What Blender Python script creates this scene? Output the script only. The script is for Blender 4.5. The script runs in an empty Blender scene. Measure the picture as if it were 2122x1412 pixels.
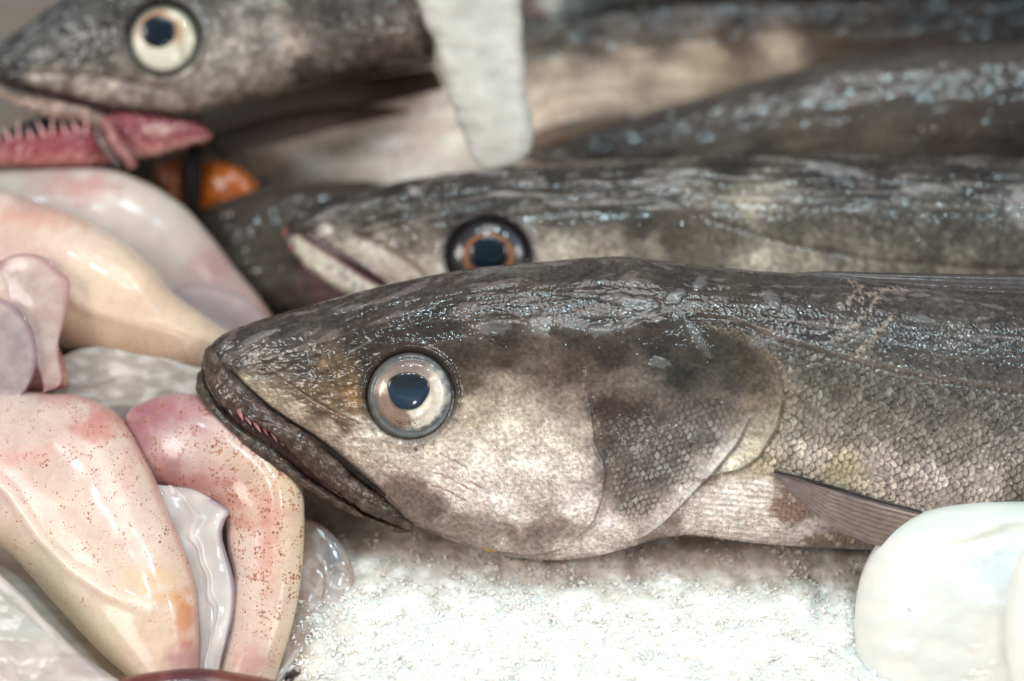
import bpy, math, numpy as np
from mathutils import Vector

# ------------------------------------------------------------------ camera, world, lights, exposure
SC = bpy.context.scene
DIST = 0.60                                   # metres from lens to the plane of sharpness
PX = 0.4 * DIST / 2122.0                      # one drawing unit (about 0.11 mm) at that plane
PITCH = math.radians(42.0)
RV = np.array([1.0, 0.0, 0.0])
FV = np.array([0.0, math.cos(PITCH), -math.sin(PITCH)])
UV = np.array([0.0, math.sin(PITCH), math.cos(PITCH)])
# the ice bed (z = 0) passes through the belly line of the front fish
_p = FV * DIST - UV * (1165 - 706) * PX
CAM = np.array([0.0, -_p[1], -_p[2]])
cd = bpy.data.cameras.new('camera'); cam = bpy.data.objects.new('camera', cd)
SC.collection.objects.link(cam); SC.camera = cam
cam.location = CAM; cam.rotation_euler = (math.pi / 2 - PITCH, 0, 0)
cd.lens = 90; cd.sensor_width = 36; cd.clip_start = 0.02; cd.clip_end = 20
cd.dof.use_dof = True; cd.dof.focus_distance = DIST - 0.015; cd.dof.aperture_fstop = 4.4

W = bpy.data.worlds.new('World'); SC.world = W; W.use_nodes = True
bg = W.node_tree.nodes['Background']; bg.inputs[0].default_value = (0.95, 0.97, 1.0, 1); bg.inputs[1].default_value = 0.20
SC.view_settings.view_transform = 'Standard'; SC.view_settings.look = 'None'
SC.view_settings.exposure = 0.0; SC.view_settings.gamma = 1.0
SC.cycles.use_denoising = True
SC.cycles.sample_clamp_indirect = 4.0
SC.cycles.max_bounces = 8; SC.cycles.transparent_max_bounces = 12

def area(name, loc, target, size, power, color, sy=None):
    l = bpy.data.lights.new(name, 'AREA'); l.energy = power; l.color = color; l.size = size
    if sy: l.shape = 'RECTANGLE'; l.size_y = sy
    o = bpy.data.objects.new(name, l); SC.collection.objects.link(o)
    o.location = loc
    o.rotation_euler = (Vector(target) - Vector(loc)).to_track_quat('-Z', 'Y').to_euler()
    return o
area('overhead_softbox', (0.02, 0.18, 0.95), (0, 0.0, 0), 0.36, 3.6, (1.0, 0.97, 0.95))
area('left_softbox', (-0.85, -0.42, 0.72), (0, 0, 0.0), 0.40, 9.5, (1.0, 0.965, 0.93))
area('right_softbox', (0.90, -0.40, 0.78), (0, 0, 0.0), 0.40, 6.6, (1.0, 0.965, 0.935))
area('low_front_fill', (0.10, -0.85, 0.40), (0, 0, 0.0), 0.10, 1.2, (1.0, 0.95, 0.89))  # added fill for the eye glint and lower cheek
for lx, ly, lz, ls in ((-0.30, 0.05, 1.15, 0.055), (-0.06, -0.12, 1.2, 0.05), (0.20, 0.10, 1.15, 0.055), (0.46, -0.05, 1.15, 0.06)):
    area('cool_stall_lamp', (lx, ly, lz), (0, 0, 0.0), ls, 2.0, (0.60, 0.88, 1.0))

# ------------------------------------------------------------------ numeric helpers
def arr(a): return np.asarray(a, dtype=np.float64)
def sm(a, b, x):
    t = np.clip((x - a) / (b - a), 0, 1); return t * t * (3 - 2 * t)
def mix(a, b, t):
    t = np.asarray(t)
    if np.ndim(a) > 1 or (np.ndim(b) == 1 and len(np.atleast_1d(b)) == 3): t = t[..., None]
    return a * (1 - t) + b * t
RS = np.random.RandomState(7)
PERM = RS.permutation(4096)
def hsh(i, j, k=0):
    i = i.astype(np.int64); j = j.astype(np.int64)
    return PERM[(PERM[(PERM[(i + 17 * k) & 4095] + j) & 4095] + k * 131) & 4095] / 4096.0
def noise(x, y, k=0):
    x = np.asarray(x, float); y = np.asarray(y, float)
    i = np.floor(x); j = np.floor(y); fx = x - i; fy = y - j
    u = fx * fx * fx * (fx * (fx * 6 - 15) + 10); v = fy * fy * fy * (fy * (fy * 6 - 15) + 10)
    def g(a, b):
        t = hsh(i + a, j + b, k) * 2 * math.pi
        return np.cos(t) * (fx - a) + np.sin(t) * (fy - b)
    return 1.5 * ((g(0, 0) * (1 - u) + g(1, 0) * u) * (1 - v) + (g(0, 1) * (1 - u) + g(1, 1) * u) * v)
def fbm(x, y, k=0, o=4, gain=0.5):
    r = 0; a = 1.0
    for q in range(o):
        r = r + a * noise(x, y, k + q * 5); x = x * 2.03 + 3.1; y = y * 2.03 + 1.7; a *= gain
    return r
def cells(x, y, k=0, jit=0.8):
    """distance to nearest and second nearest jittered cell point, and a random per cell"""
    i = np.floor(x); j = np.floor(y)
    f1 = np.full(x.shape, 9.0); f2 = f1.copy(); rid = np.zeros(x.shape)
    for a in (-1, 0, 1):
        for b in (-1, 0, 1):
            cx = i + a + .5 + jit * (hsh(i + a, j + b, k) - .5); cy = j + b + .5 + jit * (hsh(i + a, j + b, k + 7) - .5)
            d = np.hypot(x - cx, y - cy); r = hsh(i + a, j + b, k + 3)
            n = d < f1
            f2 = np.where(n, f1, np.minimum(f2, d)); rid = np.where(n, r, rid); f1 = np.where(n, d, f1)
    return f1, f2, rid
def scales(x, y, size, k=0):
    """overlapping scales, free edge towards +x: height 0..1, rim 0..1, random per scale"""
    dx = size * 0.64; dy = size * 1.06; r = size * 0.74
    ci = np.floor(x / dx)
    H = np.zeros(x.shape); E = np.ones(x.shape); Rn = np.zeros(x.shape); done = np.zeros(x.shape, bool)
    for a in (-2, -1, 0, 1):
        c = ci + a; off = (c % 2) * 0.5
        rj = np.floor(y / dy - off)
        best = np.full(x.shape, 9.0); bu = np.zeros(x.shape); br = np.zeros(x.shape)
        for b in (-1, 0, 1):
            jx = (hsh(c, rj + b, k) - .5) * 0.3 * dx; jy = (hsh(c, rj + b, k + 2) - .5) * 0.25 * dy
            cx = (c + 0.0) * dx + jx; cy = (rj + b + off + 0.5) * dy + jy
            rr = r * (0.9 + 0.2 * hsh(c, rj + b, k + 4))
            d = np.hypot((x - cx), (y - cy) * 1.15) / rr
            n = d < best
            best = np.where(n, d, best); bu = np.where(n, (x - cx) / rr, bu); br = np.where(n, hsh(c, rj + b, k + 9), br)
        hit = (best < 1) & (~done)
        H = np.where(hit, 0.5 + 0.5 * bu, H); E = np.where(hit, best, E); Rn = np.where(hit, br, Rn)
        done |= hit
    H = np.where(done, np.clip(H, 0, 1) * (1 - np.clip((E - .88) / .12, 0, 1)), 0.0)
    return H, E, Rn
def ldist(X, Y, poly):
    """distance to a polyline, signed (+ on the right-hand side when walking, y down), and arclength 0..1"""
    poly = arr(poly); best = np.full(X.shape, 1e9); sg = np.ones(X.shape); par = np.zeros(X.shape)
    L = np.r_[0, np.cumsum(np.hypot(*np.diff(poly, axis=0).T))]
    for q in range(len(poly) - 1):
        ax, ay = poly[q]; bx, by = poly[q + 1]; dx, dy = bx - ax, by - ay; l2 = dx * dx + dy * dy
        t = np.clip(((X - ax) * dx + (Y - ay) * dy) / l2, 0, 1)
        px = X - ax - t * dx; py = Y - ay - t * dy; d = np.hypot(px, py)
        n = d < best - 1e-6
        best = np.where(n, d, best); sg = np.where(n, np.sign(dx * (Y - ay) - dy * (X - ax)), sg)
        par = np.where(n, (L[q] + t * (L[q + 1] - L[q])) / L[-1], par)
    return best * np.where(sg == 0, 1, sg), best, par
def inpoly(X, Y, poly):
    """signed distance to a closed polygon, positive inside"""
    poly = arr(poly); c = np.zeros(X.shape, bool); best = np.full(X.shape, 1e9)
    for q in range(len(poly)):
        ax, ay = poly[q - 1]; bx, by = poly[q]
        if ay != by:
            c ^= ((ay > Y) != (by > Y)) & (X < (bx - ax) * (Y - ay) / (by - ay) + ax)
        dx, dy = bx - ax, by - ay; t = np.clip(((X - ax) * dx + (Y - ay) * dy) / (dx * dx + dy * dy + 1e-9), 0, 1)
        best = np.minimum(best, np.hypot(X - ax - t * dx, Y - ay - t * dy))
    return np.where(c, best, -best)
def blend_pts(X, Y, pts, p=3.2, warp=25, k=1, sx=1.0, sy=1.0):
    """skin colour from a scatter of colour samples, borders broken up by noise"""
    Xw = X + warp * fbm(X / 70, Y / 45, k, 3); Yw = Y + warp * 0.7 * fbm(X / 60 + 9, Y / 40, k + 1, 3)
    num = np.zeros(X.shape + (3,)); den = np.zeros(X.shape)
    for (px, py, r, g, b) in pts:
        w = 1.0 / (((Xw - px) * sx) ** 2 + ((Yw - py) * sy) ** 2 + 60) ** (p / 2)
        num += w[..., None] * arr((r, g, b)); den += w
    return num / den[..., None]
def fx(pts):
    """smooth function through (x, y) points (x increasing)"""
    p = arr(pts); x, y = p[:, 0], p[:, 1]
    d = np.diff(y) / np.diff(x); m = np.r_[d[0], (d[:-1] + d[1:]) / 2, d[-1]]
    z = np.r_[False, d[:-1] * d[1:] <= 0, False]; m[z] *= 0.3
    def f(q):
        q = np.asarray(q, float); i = np.clip(np.searchsorted(x, q) - 1, 0, len(x) - 2)
        h = x[i + 1] - x[i]; t = np.clip((q - x[i]) / h, 0, 1)
        return ((2*t**3 - 3*t**2 + 1) * y[i] + (t**3 - 2*t**2 + t) * h * m[i] + (-2*t**3 + 3*t**2) * y[i + 1] + (t**3 - t**2) * h * m[i + 1])
    return f
def curve(pts, n):
    """Catmull-Rom through points of any dimension, n samples evenly by length"""
    p = arr(pts)
    if len(p) == 2: p = np.array([p[0], (p[0] + p[1]) / 2, p[1]])
    e = np.vstack([2 * p[0] - p[1], p, 2 * p[-1] - p[-2]]); out = []
    for i in range(1, len(e) - 2):
        t = np.linspace(0, 1, 24, endpoint=False)[:, None]; a, b, c, d = e[i-1], e[i], e[i+1], e[i+2]
        out.append(0.5 * (2*b + (c - a)*t + (2*a - 5*b + 4*c - d)*t*t + (3*b - a - 3*c + d)*t**3))
    o = np.vstack(out + [p[-1:]])
    L = np.r_[0, np.cumsum(np.linalg.norm(np.diff(o[:, :2], axis=0), axis=1))]
    q = np.linspace(0, L[-1], n)
    return np.stack([np.interp(q, L, o[:, c]) for c in range(o.shape[1])], 1)
def lin(c):
    c = np.clip(c, 0, 255) / 255.0
    return np.where(c <= 0.04045, c / 12.92, ((c + 0.055) / 1.055) ** 2.4)

# ------------------------------------------------------------------ object helpers
def to_world(P, h0):
    m = (DIST - h0 * PX) / DIST
    P = arr(P)
    return (CAM + FV * (DIST - h0 * PX) + RV * ((P[..., 0:1] - 1061) * PX * m) - UV * ((P[..., 1:2] - 706) * PX * m)
            - FV * ((P[..., 2:3] - h0) * PX * m))
def thing(name, label, cat, at, h0, group=None):
    o = bpy.data.objects.new(name, None); SC.collection.objects.link(o)
    o.empty_display_size = 0.01
    o.location = to_world(arr(at), h0); o['label'] = label; o['category'] = cat
    if group: o['group'] = group
    o['_h0'] = float(h0)
    return o
def tag(o, label=None, cat=None, group=None, kind=None):
    for k, v in (('label', label), ('category', cat), ('group', group), ('kind', kind)):
        if v: o[k] = v
    return o
def mesh_obj(name, V, quads, mat, parent=None, h0=0.0, col=None, dots=None, smooth=True, origin=None):
    """V in drawing units; becomes one mesh whose vertices are relative to its thing's base"""
    Wd = to_world(V, h0).reshape(-1, 3)
    if parent is not None and parent.type == 'EMPTY': org = np.array(parent.location)
    elif parent is not None: org = np.array(parent['_org'])
    else: org = Wd.mean(0)
    me = bpy.data.meshes.new(name); n = len(Wd); Q = np.asarray(quads, np.int32)
    me.vertices.add(n); me.vertices.foreach_set('co', (Wd - org).astype(np.float32).ravel())
    k = Q.shape[1]
    me.loops.add(Q.size); me.loops.foreach_set('vertex_index', Q.ravel())
    me.polygons.add(len(Q)); me.polygons.foreach_set('loop_start', np.arange(0, Q.size, k, dtype=np.int32))
    me.polygons.foreach_set('loop_total', np.full(len(Q), k, np.int32))
    me.update(calc_edges=True)
    me.polygons.foreach_set('use_smooth', np.full(len(Q), smooth))
    a = me.attributes.new('rest', 'FLOAT_VECTOR', 'POINT'); a.data.foreach_set('vector', (arr(V).reshape(-1, 3) / 100).astype(np.float32).ravel())
    if col is not None:
        c = np.ones((n, 4), np.float32); c[:, :3] = lin(arr(col).reshape(-1, 3))
        a = me.attributes.new('skin', 'FLOAT_COLOR', 'POINT'); a.data.foreach_set('color', c.ravel())
    if dots is not None:
        a = me.attributes.new('dots', 'FLOAT', 'POINT'); a.data.foreach_set('value', arr(dots).astype(np.float32).ravel())
    me.materials.append(mat)
    o = bpy.data.objects.new(name, me); SC.collection.objects.link(o)
    if parent is not None:
        o.parent = parent
        if parent.type != 'EMPTY': o['_org'] = list(map(float, org))
        else: o['_org'] = list(map(float, org))
    else:
        o.location = org; o['_org'] = [float(v) for v in org]
    return o
def grid_normals(P, wrap):
    dj = np.empty_like(P); di = np.gradient(P, axis=0)
    if wrap: dj = (np.roll(P, -1, 1) - np.roll(P, 1, 1)) / 2
    else: dj = np.gradient(P, axis=1)
    N = np.cross(di, dj); return N / (np.linalg.norm(N, axis=2, keepdims=True) + 1e-9)
def gquads(n, m, wrap):
    i = np.arange(n - 1)[:, None]; j = np.arange(m if wrap else m - 1)[None, :]; j2 = (j + 1) % m
    return np.stack([i * m + j, (i + 1) * m + j, (i + 1) * m + j2, i * m + j2], -1).reshape(-1, 4)
def loft(name, A, B, Wf, Hc, mat, paint, parent=None, h0=0.0, mf=60, mb=16, e=0.75, Wb=None, capx=True, dens=None):
    """closed skin between edge curves A and B, bulging Wf towards the front and Wb behind"""
    n = len(A); A, B = arr(A), arr(B)
    Wf = np.broadcast_to(arr(Wf), (n,)); Hc = np.broadcast_to(arr(Hc), (n,)); Wb = Wf if Wb is None else np.broadcast_to(arr(Wb), (n,))
    pf = np.linspace(-math.pi / 2, math.pi / 2, mf); pb = np.linspace(math.pi / 2, 3 * math.pi / 2, mb + 2)[1:-1]
    ph = np.r_[pf, pb]; t = np.sin(ph); c = np.cos(ph)
    mid = (A + B) / 2; half = (B - A) / 2
    P = np.empty((n, len(ph), 3))
    P[..., :2] = mid[:, None] + half[:, None] * t[None, :, None]
    ce = np.sign(c) * np.abs(c) ** e
    P[..., 2] = Hc[:, None] + np.where(c >= 0, Wf[:, None], Wb[:, None]) * ce[None]
    T = np.broadcast_to(t[None], P.shape[:2]); S = np.broadcast_to(np.linspace(0, 1, n)[:, None], P.shape[:2])
    N = grid_normals(P, True)
    ctr = P.mean(1, keepdims=True)
    N *= np.where(((N * (P - ctr)).sum() < 0), -1, 1)
    r = paint(P[..., 0], P[..., 1], T, S, c[None] >= 0)
    if 'disp' in r: P = P + N * (r['disp'] * np.where(c >= -0.05, 1, 0)[None])[..., None]
    if capx:
        P = np.concatenate([np.broadcast_to(P[:1].mean(1, keepdims=True), (1,) + P.shape[1:]), P, np.broadcast_to(P[-1:].mean(1, keepdims=True), (1,) + P.shape[1:])], 0)
        ex = lambda q: np.concatenate([q[:1], q, q[-1:]], 0)
        r = {k: ex(v) for k, v in r.items() if k != 'disp'}
    q = gquads(P.shape[0], P.shape[1], True)
    return mesh_obj(name, P, q, mat, parent, h0, r.get('col'), r.get('dots'))
def dome(name, cx, cy, rx, ry, bulge, h, mat, paint, parent, h0, n=40, m=96, shape=None, tilt=(0, 0)):
    rr = np.r_[np.sin(np.linspace(0.0, math.pi / 2, n)), [0.97, 0.01]]; th = np.linspace(0, 2 * math.pi, m, endpoint=False)
    R, TH = np.meshgrid(rr, th, indexing='ij')
    s = shape(TH) if shape else 1.0
    X = cx + R * rx * np.cos(TH) * s; Y = cy + R * ry * np.sin(TH) * s
    H = h + bulge * np.sqrt(np.clip(1 - R * R, 0, 1)); H[n:] = h - np.array([0.5, 0.6])[:, None] * max(bulge, 8)
    H = H + tilt[0] * (X - cx) + tilt[1] * (Y - cy)
    P = np.stack([X, Y, H], -1); r = paint(X - cx, Y - cy, R, TH)
    if 'disp' in r: P[..., 2] += r['disp']
    return mesh_obj(name, P, gquads(n + 2, m, True), mat, parent, h0, r.get('col'))
def spike(name, base, tip, r, mat, parent, h0, col):
    base, tip = arr(base), arr(tip); n, m = 7, 8; d = tip - base; L = np.linalg.norm(d); d /= L
    s = np.cross(d, [0, 0, 1.0]); s /= np.linalg.norm(s) + 1e-9; u = np.cross(d, s)
    t = np.linspace(0, 1, n)[:, None]; a = np.linspace(0, 2 * math.pi, m, endpoint=False)[None]
    rad = r * (1 - t) ** 0.8 + 0.2; bend = (t ** 2) * L * 0.15
    P = base + d * (t * L)[..., None] + (s * (rad * np.cos(a) + bend)[..., None]) + (u * (rad * np.sin(a))[..., None])
    c = np.broadcast_to(arr(col), P.shape) * (0.85 + 0.25 * t)[..., None]
    return mesh_obj(name, P, gquads(n, m, True), mat, parent, h0, c)
def tube(name, path, r, mat, parent=None, h0=0, col=(128, 128, 128), m=10):
    p = curve(path, 60); n = len(p); d = np.gradient(p[:, :3], axis=0); d /= np.linalg.norm(d, axis=1, keepdims=True)
    s = np.cross(d, [0, 0, 1.0]); s /= np.linalg.norm(s, axis=1, keepdims=True); u = np.cross(d, s)
    a = np.linspace(0, 2 * math.pi, m, endpoint=False); rad = np.broadcast_to(arr(r), (n,))
    P = p[:, None, :3] + s[:, None] * (rad[:, None] * np.cos(a))[..., None] + u[:, None] * (rad[:, None] * np.sin(a))[..., None]
    return mesh_obj(name, P, gquads(n, m, True), mat, parent, h0, np.broadcast_to(arr(col), P.shape))
def profile(vals, n, at=None):
    v = arr(vals); x = np.linspace(0, 1, len(v)) if at is None else arr(at)
    return fx(np.stack([x, v], 1))(np.linspace(0, 1, n))

# ------------------------------------------------------------------ materials
def nodes(name):
    m = bpy.data.materials.new(name); m.use_nodes = True; nt = m.node_tree
    return m, nt, nt.nodes['Principled BSDF']
def wet(name, rough=0.42, coat=0.9, coat_rough=0.07, fine=(55, 0.25), film=(5, 0.35), sss=0.0, sss_r=0.004, alpha=1.0,
        base=None, attr='skin', mott=0.18, dots=False, ior=1.38, trans=0.0, sparkle=0.0, spec=0.5, stretch=1.0, hue=None):
    m, nt, b = nodes(name); N, L = nt.nodes, nt.links
    rest = N.new('ShaderNodeAttribute'); rest.attribute_name = 'rest'
    mp = N.new('ShaderNodeMapping'); mp.inputs['Scale'].default_value = (1, stretch, 1); L.new(rest.outputs['Vector'], mp.inputs['Vector'])
    v = mp.outputs['Vector']
    if base is None:
        ca = N.new('ShaderNodeAttribute'); ca.attribute_name = attr; c = ca.outputs['Color']
    else:
        rgb = N.new('ShaderNodeRGB'); rgb.outputs[0].default_value = (*lin(arr(base)), 1); c = rgb.outputs[0]
    if mott:
        n1 = N.new('ShaderNodeTexNoise'); n1.inputs['Scale'].default_value = 14; n1.inputs['Detail'].default_value = 6; n1.inputs['Roughness'].default_value = 0.7
        L.new(v, n1.inputs['Vector'])
        mr = N.new('ShaderNodeMapRange'); mr.inputs[1].default_value = 0.3; mr.inputs[2].default_value = 0.7
        mr.inputs[3].default_value = 1 - mott; mr.inputs[4].default_value = 1 + mott; L.new(n1.outputs['Fac'], mr.inputs[0])
        mx = N.new('ShaderNodeVectorMath'); mx.operation = 'SCALE'; L.new(c, mx.inputs[0]); L.new(mr.outputs[0], mx.inputs['Scale']); c = mx.outputs[0]
    if dots:
        da = N.new('ShaderNodeAttribute'); da.attribute_name = 'dots'
        for sc, rad, colr, seed in ((20.0, 0.25, (0.34, 0.13, 0.08), 0.0), (11.5, 0.17, (0.24, 0.07, 0.045), 5.0)):
            off = N.new('ShaderNodeMapping'); off.inputs['Location'].default_value = (seed, seed, 0); off.inputs['Scale'].default_value = (1, 1, 0.45)
            L.new(rest.outputs['Vector'], off.inputs['Vector'])
            vo = N.new('ShaderNodeTexVoronoi'); vo.inputs['Scale'].default_value = sc; vo.inputs['Randomness'].default_value = 0.85
            L.new(off.outputs[0], vo.inputs['Vector'])
            sp = N.new('ShaderNodeSeparateColor'); L.new(vo.outputs['Color'], sp.inputs[0])
            # radius = rad * random * density
            m1 = N.new('ShaderNodeMath'); m1.operation = 'MULTIPLY'; L.new(sp.outputs[0], m1.inputs[0]); L.new(da.outputs['Fac'], m1.inputs[1])
            m2 = N.new('ShaderNodeMath'); m2.operation = 'MULTIPLY'; L.new(m1.outputs[0], m2.inputs[0]); m2.inputs[1].default_value = rad * 1.9
            s1 = N.new('ShaderNodeMath'); s1.operation = 'SUBTRACT'; L.new(m2.outputs[0], s1.inputs[0]); L.new(vo.outputs['Distance'], s1.inputs[1])
            s2 = N.new('ShaderNodeMath'); s2.operation = 'MULTIPLY'; s2.use_clamp = True; L.new(s1.outputs[0], s2.inputs[0]); s2.inputs[1].default_value = 6
            s3 = N.new('ShaderNodeMath'); s3.operation = 'MULTIPLY'; L.new(s2.outputs[0], s3.inputs[0]); s3.inputs[1].default_value = 0.85
            mm = N.new('ShaderNodeMix'); mm.data_type = 'RGBA'; L.new(s3.outputs[0], mm.inputs[0]); L.new(c, mm.inputs[6]); mm.inputs[7].default_value = (*colr, 1)
            c = mm.outputs[2]
    L.new(c, b.inputs['Base Color'])
    b.inputs['Roughness'].default_value = rough; b.inputs['IOR'].default_value = ior
    b.inputs['Specular IOR Level'].default_value = spec
    b.inputs['Coat Weight'].default_value = coat; b.inputs['Coat Roughness'].default_value = coat_rough; b.inputs['Coat IOR'].default_value = 1.34
    if sss:
        b.inputs['Subsurface Weight'].default_value = sss; b.inputs['Subsurface Scale'].default_value = sss_r
        b.inputs['Subsurface Radius'].default_value = (1.0, 0.6, 0.45)
    if trans: b.inputs['Transmission Weight'].default_value = trans
    if alpha < 1: b.inputs['Alpha'].default_value = alpha
    def bump(scale, strength, detail, dist, out):
        n = N.new('ShaderNodeTexNoise'); n.inputs['Scale'].default_value = scale; n.inputs['Detail'].default_value = detail
        n.inputs['Roughness'].default_value = 0.6; L.new(v, n.inputs['Vector'])
        bp = N.new('ShaderNodeBump'); bp.inputs['Strength'].default_value = strength; bp.inputs['Distance'].default_value = dist
        L.new(n.outputs['Fac'], bp.inputs['Height']); return bp
    if fine:
        f = bump(fine[0], fine[1], 3, 0.00012, None); L.new(f.outputs[0], b.inputs['Normal'])
    if film:
        f2 = bump(film[0], film[1], 4, 0.0007, None)
        if sparkle:
            vo = N.new('ShaderNodeTexNoise'); vo.inputs['Scale'].default_value = 6.0; vo.inputs['Detail'].default_value = 2; L.new(v, vo.inputs['Vector'])
            b3 = N.new('ShaderNodeBump'); b3.inputs['Strength'].default_value = sparkle; b3.inputs["Distance"].default_value = 0.00034
            L.new(vo.outputs['Fac'], b3.inputs['Height']); L.new(f2.outputs[0], b3.inputs['Normal']); f2 = b3
        L.new(f2.outputs[0], b.inputs['Coat Normal'])
    return m
M = {}
M['hake'] = wet('hake_skin', rough=0.55, coat=1.0, coat_rough=0.07, fine=(30, 0.45), film=(3, 0.20), sparkle=0.24, mott=0.16, stretch=1.4, spec=.12)
M['hake_far'] = wet('hake_skin_behind', rough=0.5, coat=1.0, coat_rough=0.05, fine=(18, 0.4), film=(2.5, 0.14), sparkle=0.20, mott=0.12, stretch=1.4, spec=.12)
M['lip'] = wet('hake_lip', rough=0.5, coat=0.8, coat_rough=0.10, fine=(16, 0.3), film=(3, 0.25), sparkle=0.3, mott=0.22, spec=.25)
M['flesh'] = wet('mouth_flesh', rough=0.4, coat=0.9, coat_rough=0.06, fine=(12, 0.2), film=(4, 0.3), sss=0.2, sss_r=0.003, mott=0.1, spec=.3)
M['eye'] = wet('eyeball', rough=0.35, coat=1.0, coat_rough=0.03, fine=(30, 0.08), film=(1.2, 0.05), mott=0.05, spec=.2)
M['pupil'] = wet('eye_pupil', rough=0.3, coat=1.0, coat_rough=0.03, fine=None, film=(1.5, 0.10), mott=0.0, spec=.2)
M['fin'] = wet('fin_membrane', rough=0.45, coat=0.8, coat_rough=0.08, fine=(20, 0.2), film=(5, 0.2), mott=0.1, alpha=0.86, spec=.25)
M['squid'] = wet('squid_skin', rough=0.5, coat=0.65, coat_rough=0.15, fine=None, film=(0.9, 0.10), sss=0.5, sss_r=0.005, mott=0.03, dots=True, spec=.3)
M['membrane'] = wet('squid_fin_membrane', rough=0.3, coat=1.0, coat_rough=0.05, fine=None, film=(0.6, 0.12), sss=0.25, sss_r=0.003, mott=0.02, alpha=0.54, spec=.3)
M['white'] = wet('white_squid_flesh', rough=0.4, coat=0.7, coat_rough=0.10, fine=None, film=None, sss=0.5, sss_r=0.006, mott=0.0, spec=.3)
M['ice'] = wet('crushed_ice', rough=0.4, coat=0.5, coat_rough=0.12, fine=(16, 0.2), film=None, sss=0.85, sss_r=0.0045, mott=0.0, spec=.3)
M['icelump'] = wet('solid_ice', rough=0.5, coat=0.3, coat_rough=0.2, fine=None, film=(2, 0.1), sss=0.3, sss_r=0.006, mott=0.0, spec=.2)
M['grain'] = wet('ice_grain', rough=0.55, coat=0.15, coat_rough=0.2, fine=None, film=None, mott=0.0, spec=.2)
M['shell'] = wet('orange_shell', rough=0.4, coat=0.8, coat_rough=0.1, fine=(10, 0.2), film=(3, 0.3), mott=0.15, spec=.3)
M['matte'] = wet('matte_dark', rough=0.7, coat=0.15, coat_rough=.3, fine=(12, 0.2), film=None, mott=0.15, spec=.1)
M['hake_dull'] = wet('hake_skin_far', rough=0.6, coat=0.35, coat_rough=0.12, fine=(18, 0.3), film=(2.5, 0.1), sparkle=0.15, mott=0.12, spec=.1)

# ================================================================== THE ICE BED
def ground_h(X, Y):
    g = 1.11 * (Y - 1165)
    return g + sm(420, 330, X) * np.clip(1165 - Y, 0, 900) * 0.32 - sm(800, 560, X) * np.clip(Y - 1150, 0, 2000) * 0.42
def axis(segs):
    out = []
    for a, b, st in segs: out.append(np.arange(a, b, st))
    return np.concatenate(out + [[segs[-1][1]]])
xa = axis([(-2600, 420, 60), (420, 580, 12), (580, 1900, 2.6), (1900, 2200, 8), (2200, 4600, 60)])
ya = axis([(-1500, 900, 40), (900, 1020, 8), (1020, 1440, 2.6), (1440, 1560, 12), (1560, 2600, 60)])
X, Y = np.meshgrid(xa, ya, indexing='ij')
f1a, f2a, ra = cells(X / 75 + 0.25 * fbm(X / 40, Y / 30, 3, 3), Y / 50 + 0.25 * fbm(X / 40, Y / 30, 8, 3), 5)
f1b, f2b, rb = cells(X / 24 + 0.2 * fbm(X / 12, Y / 10, 13, 2), Y / 17, 9)
f1c, f2c, rc = cells(X / 9.5, Y / 7.0, 12)
detail = sm(540, 640, X) * sm(1000, 1060, Y)
def billow(x, y, k, o=4, g=.45):
    t = 0; a = 1.0
    for q in range(o):
        t = t + a * np.abs(noise(x, y, k + 3 * q)); x = x * 2.1 + 5.2; y = y * 2.1 + 2.7; a *= g
    return t
bl = billow(X / 120, Y / 80, 2, 5)
disp = 38 * bl + 14 * noise(X / 200, Y / 120, 3) + 2.2 * (rc - .3) * sm(0, .3, f2c - f1c) + 1.5 * noise(X / 5, Y / 5, 6) - 22
near = sm(1250, 1170, Y + 60 * (bl - .5) + 34 * fbm(X / 110, Y / 50, 21, 4))          # wet beige ice along the fish, with the fish's shade in the colour
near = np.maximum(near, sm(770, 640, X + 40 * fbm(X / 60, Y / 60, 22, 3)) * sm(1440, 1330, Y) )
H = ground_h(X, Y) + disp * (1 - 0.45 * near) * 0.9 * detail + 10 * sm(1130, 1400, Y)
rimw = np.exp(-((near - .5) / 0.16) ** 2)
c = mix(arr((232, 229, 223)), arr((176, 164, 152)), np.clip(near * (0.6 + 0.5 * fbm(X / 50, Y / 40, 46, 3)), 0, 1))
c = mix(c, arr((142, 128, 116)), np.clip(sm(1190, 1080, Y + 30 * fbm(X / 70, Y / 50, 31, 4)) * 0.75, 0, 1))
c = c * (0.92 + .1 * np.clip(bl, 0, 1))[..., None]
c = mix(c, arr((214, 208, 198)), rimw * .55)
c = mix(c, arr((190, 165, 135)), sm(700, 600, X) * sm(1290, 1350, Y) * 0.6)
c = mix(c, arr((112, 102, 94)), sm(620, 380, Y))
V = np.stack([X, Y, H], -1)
tag(mesh_obj('ice_bed', V, gquads(len(xa), len(ya), False), M['ice'], None, 0, c, smooth=True), kind='structure')

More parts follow.
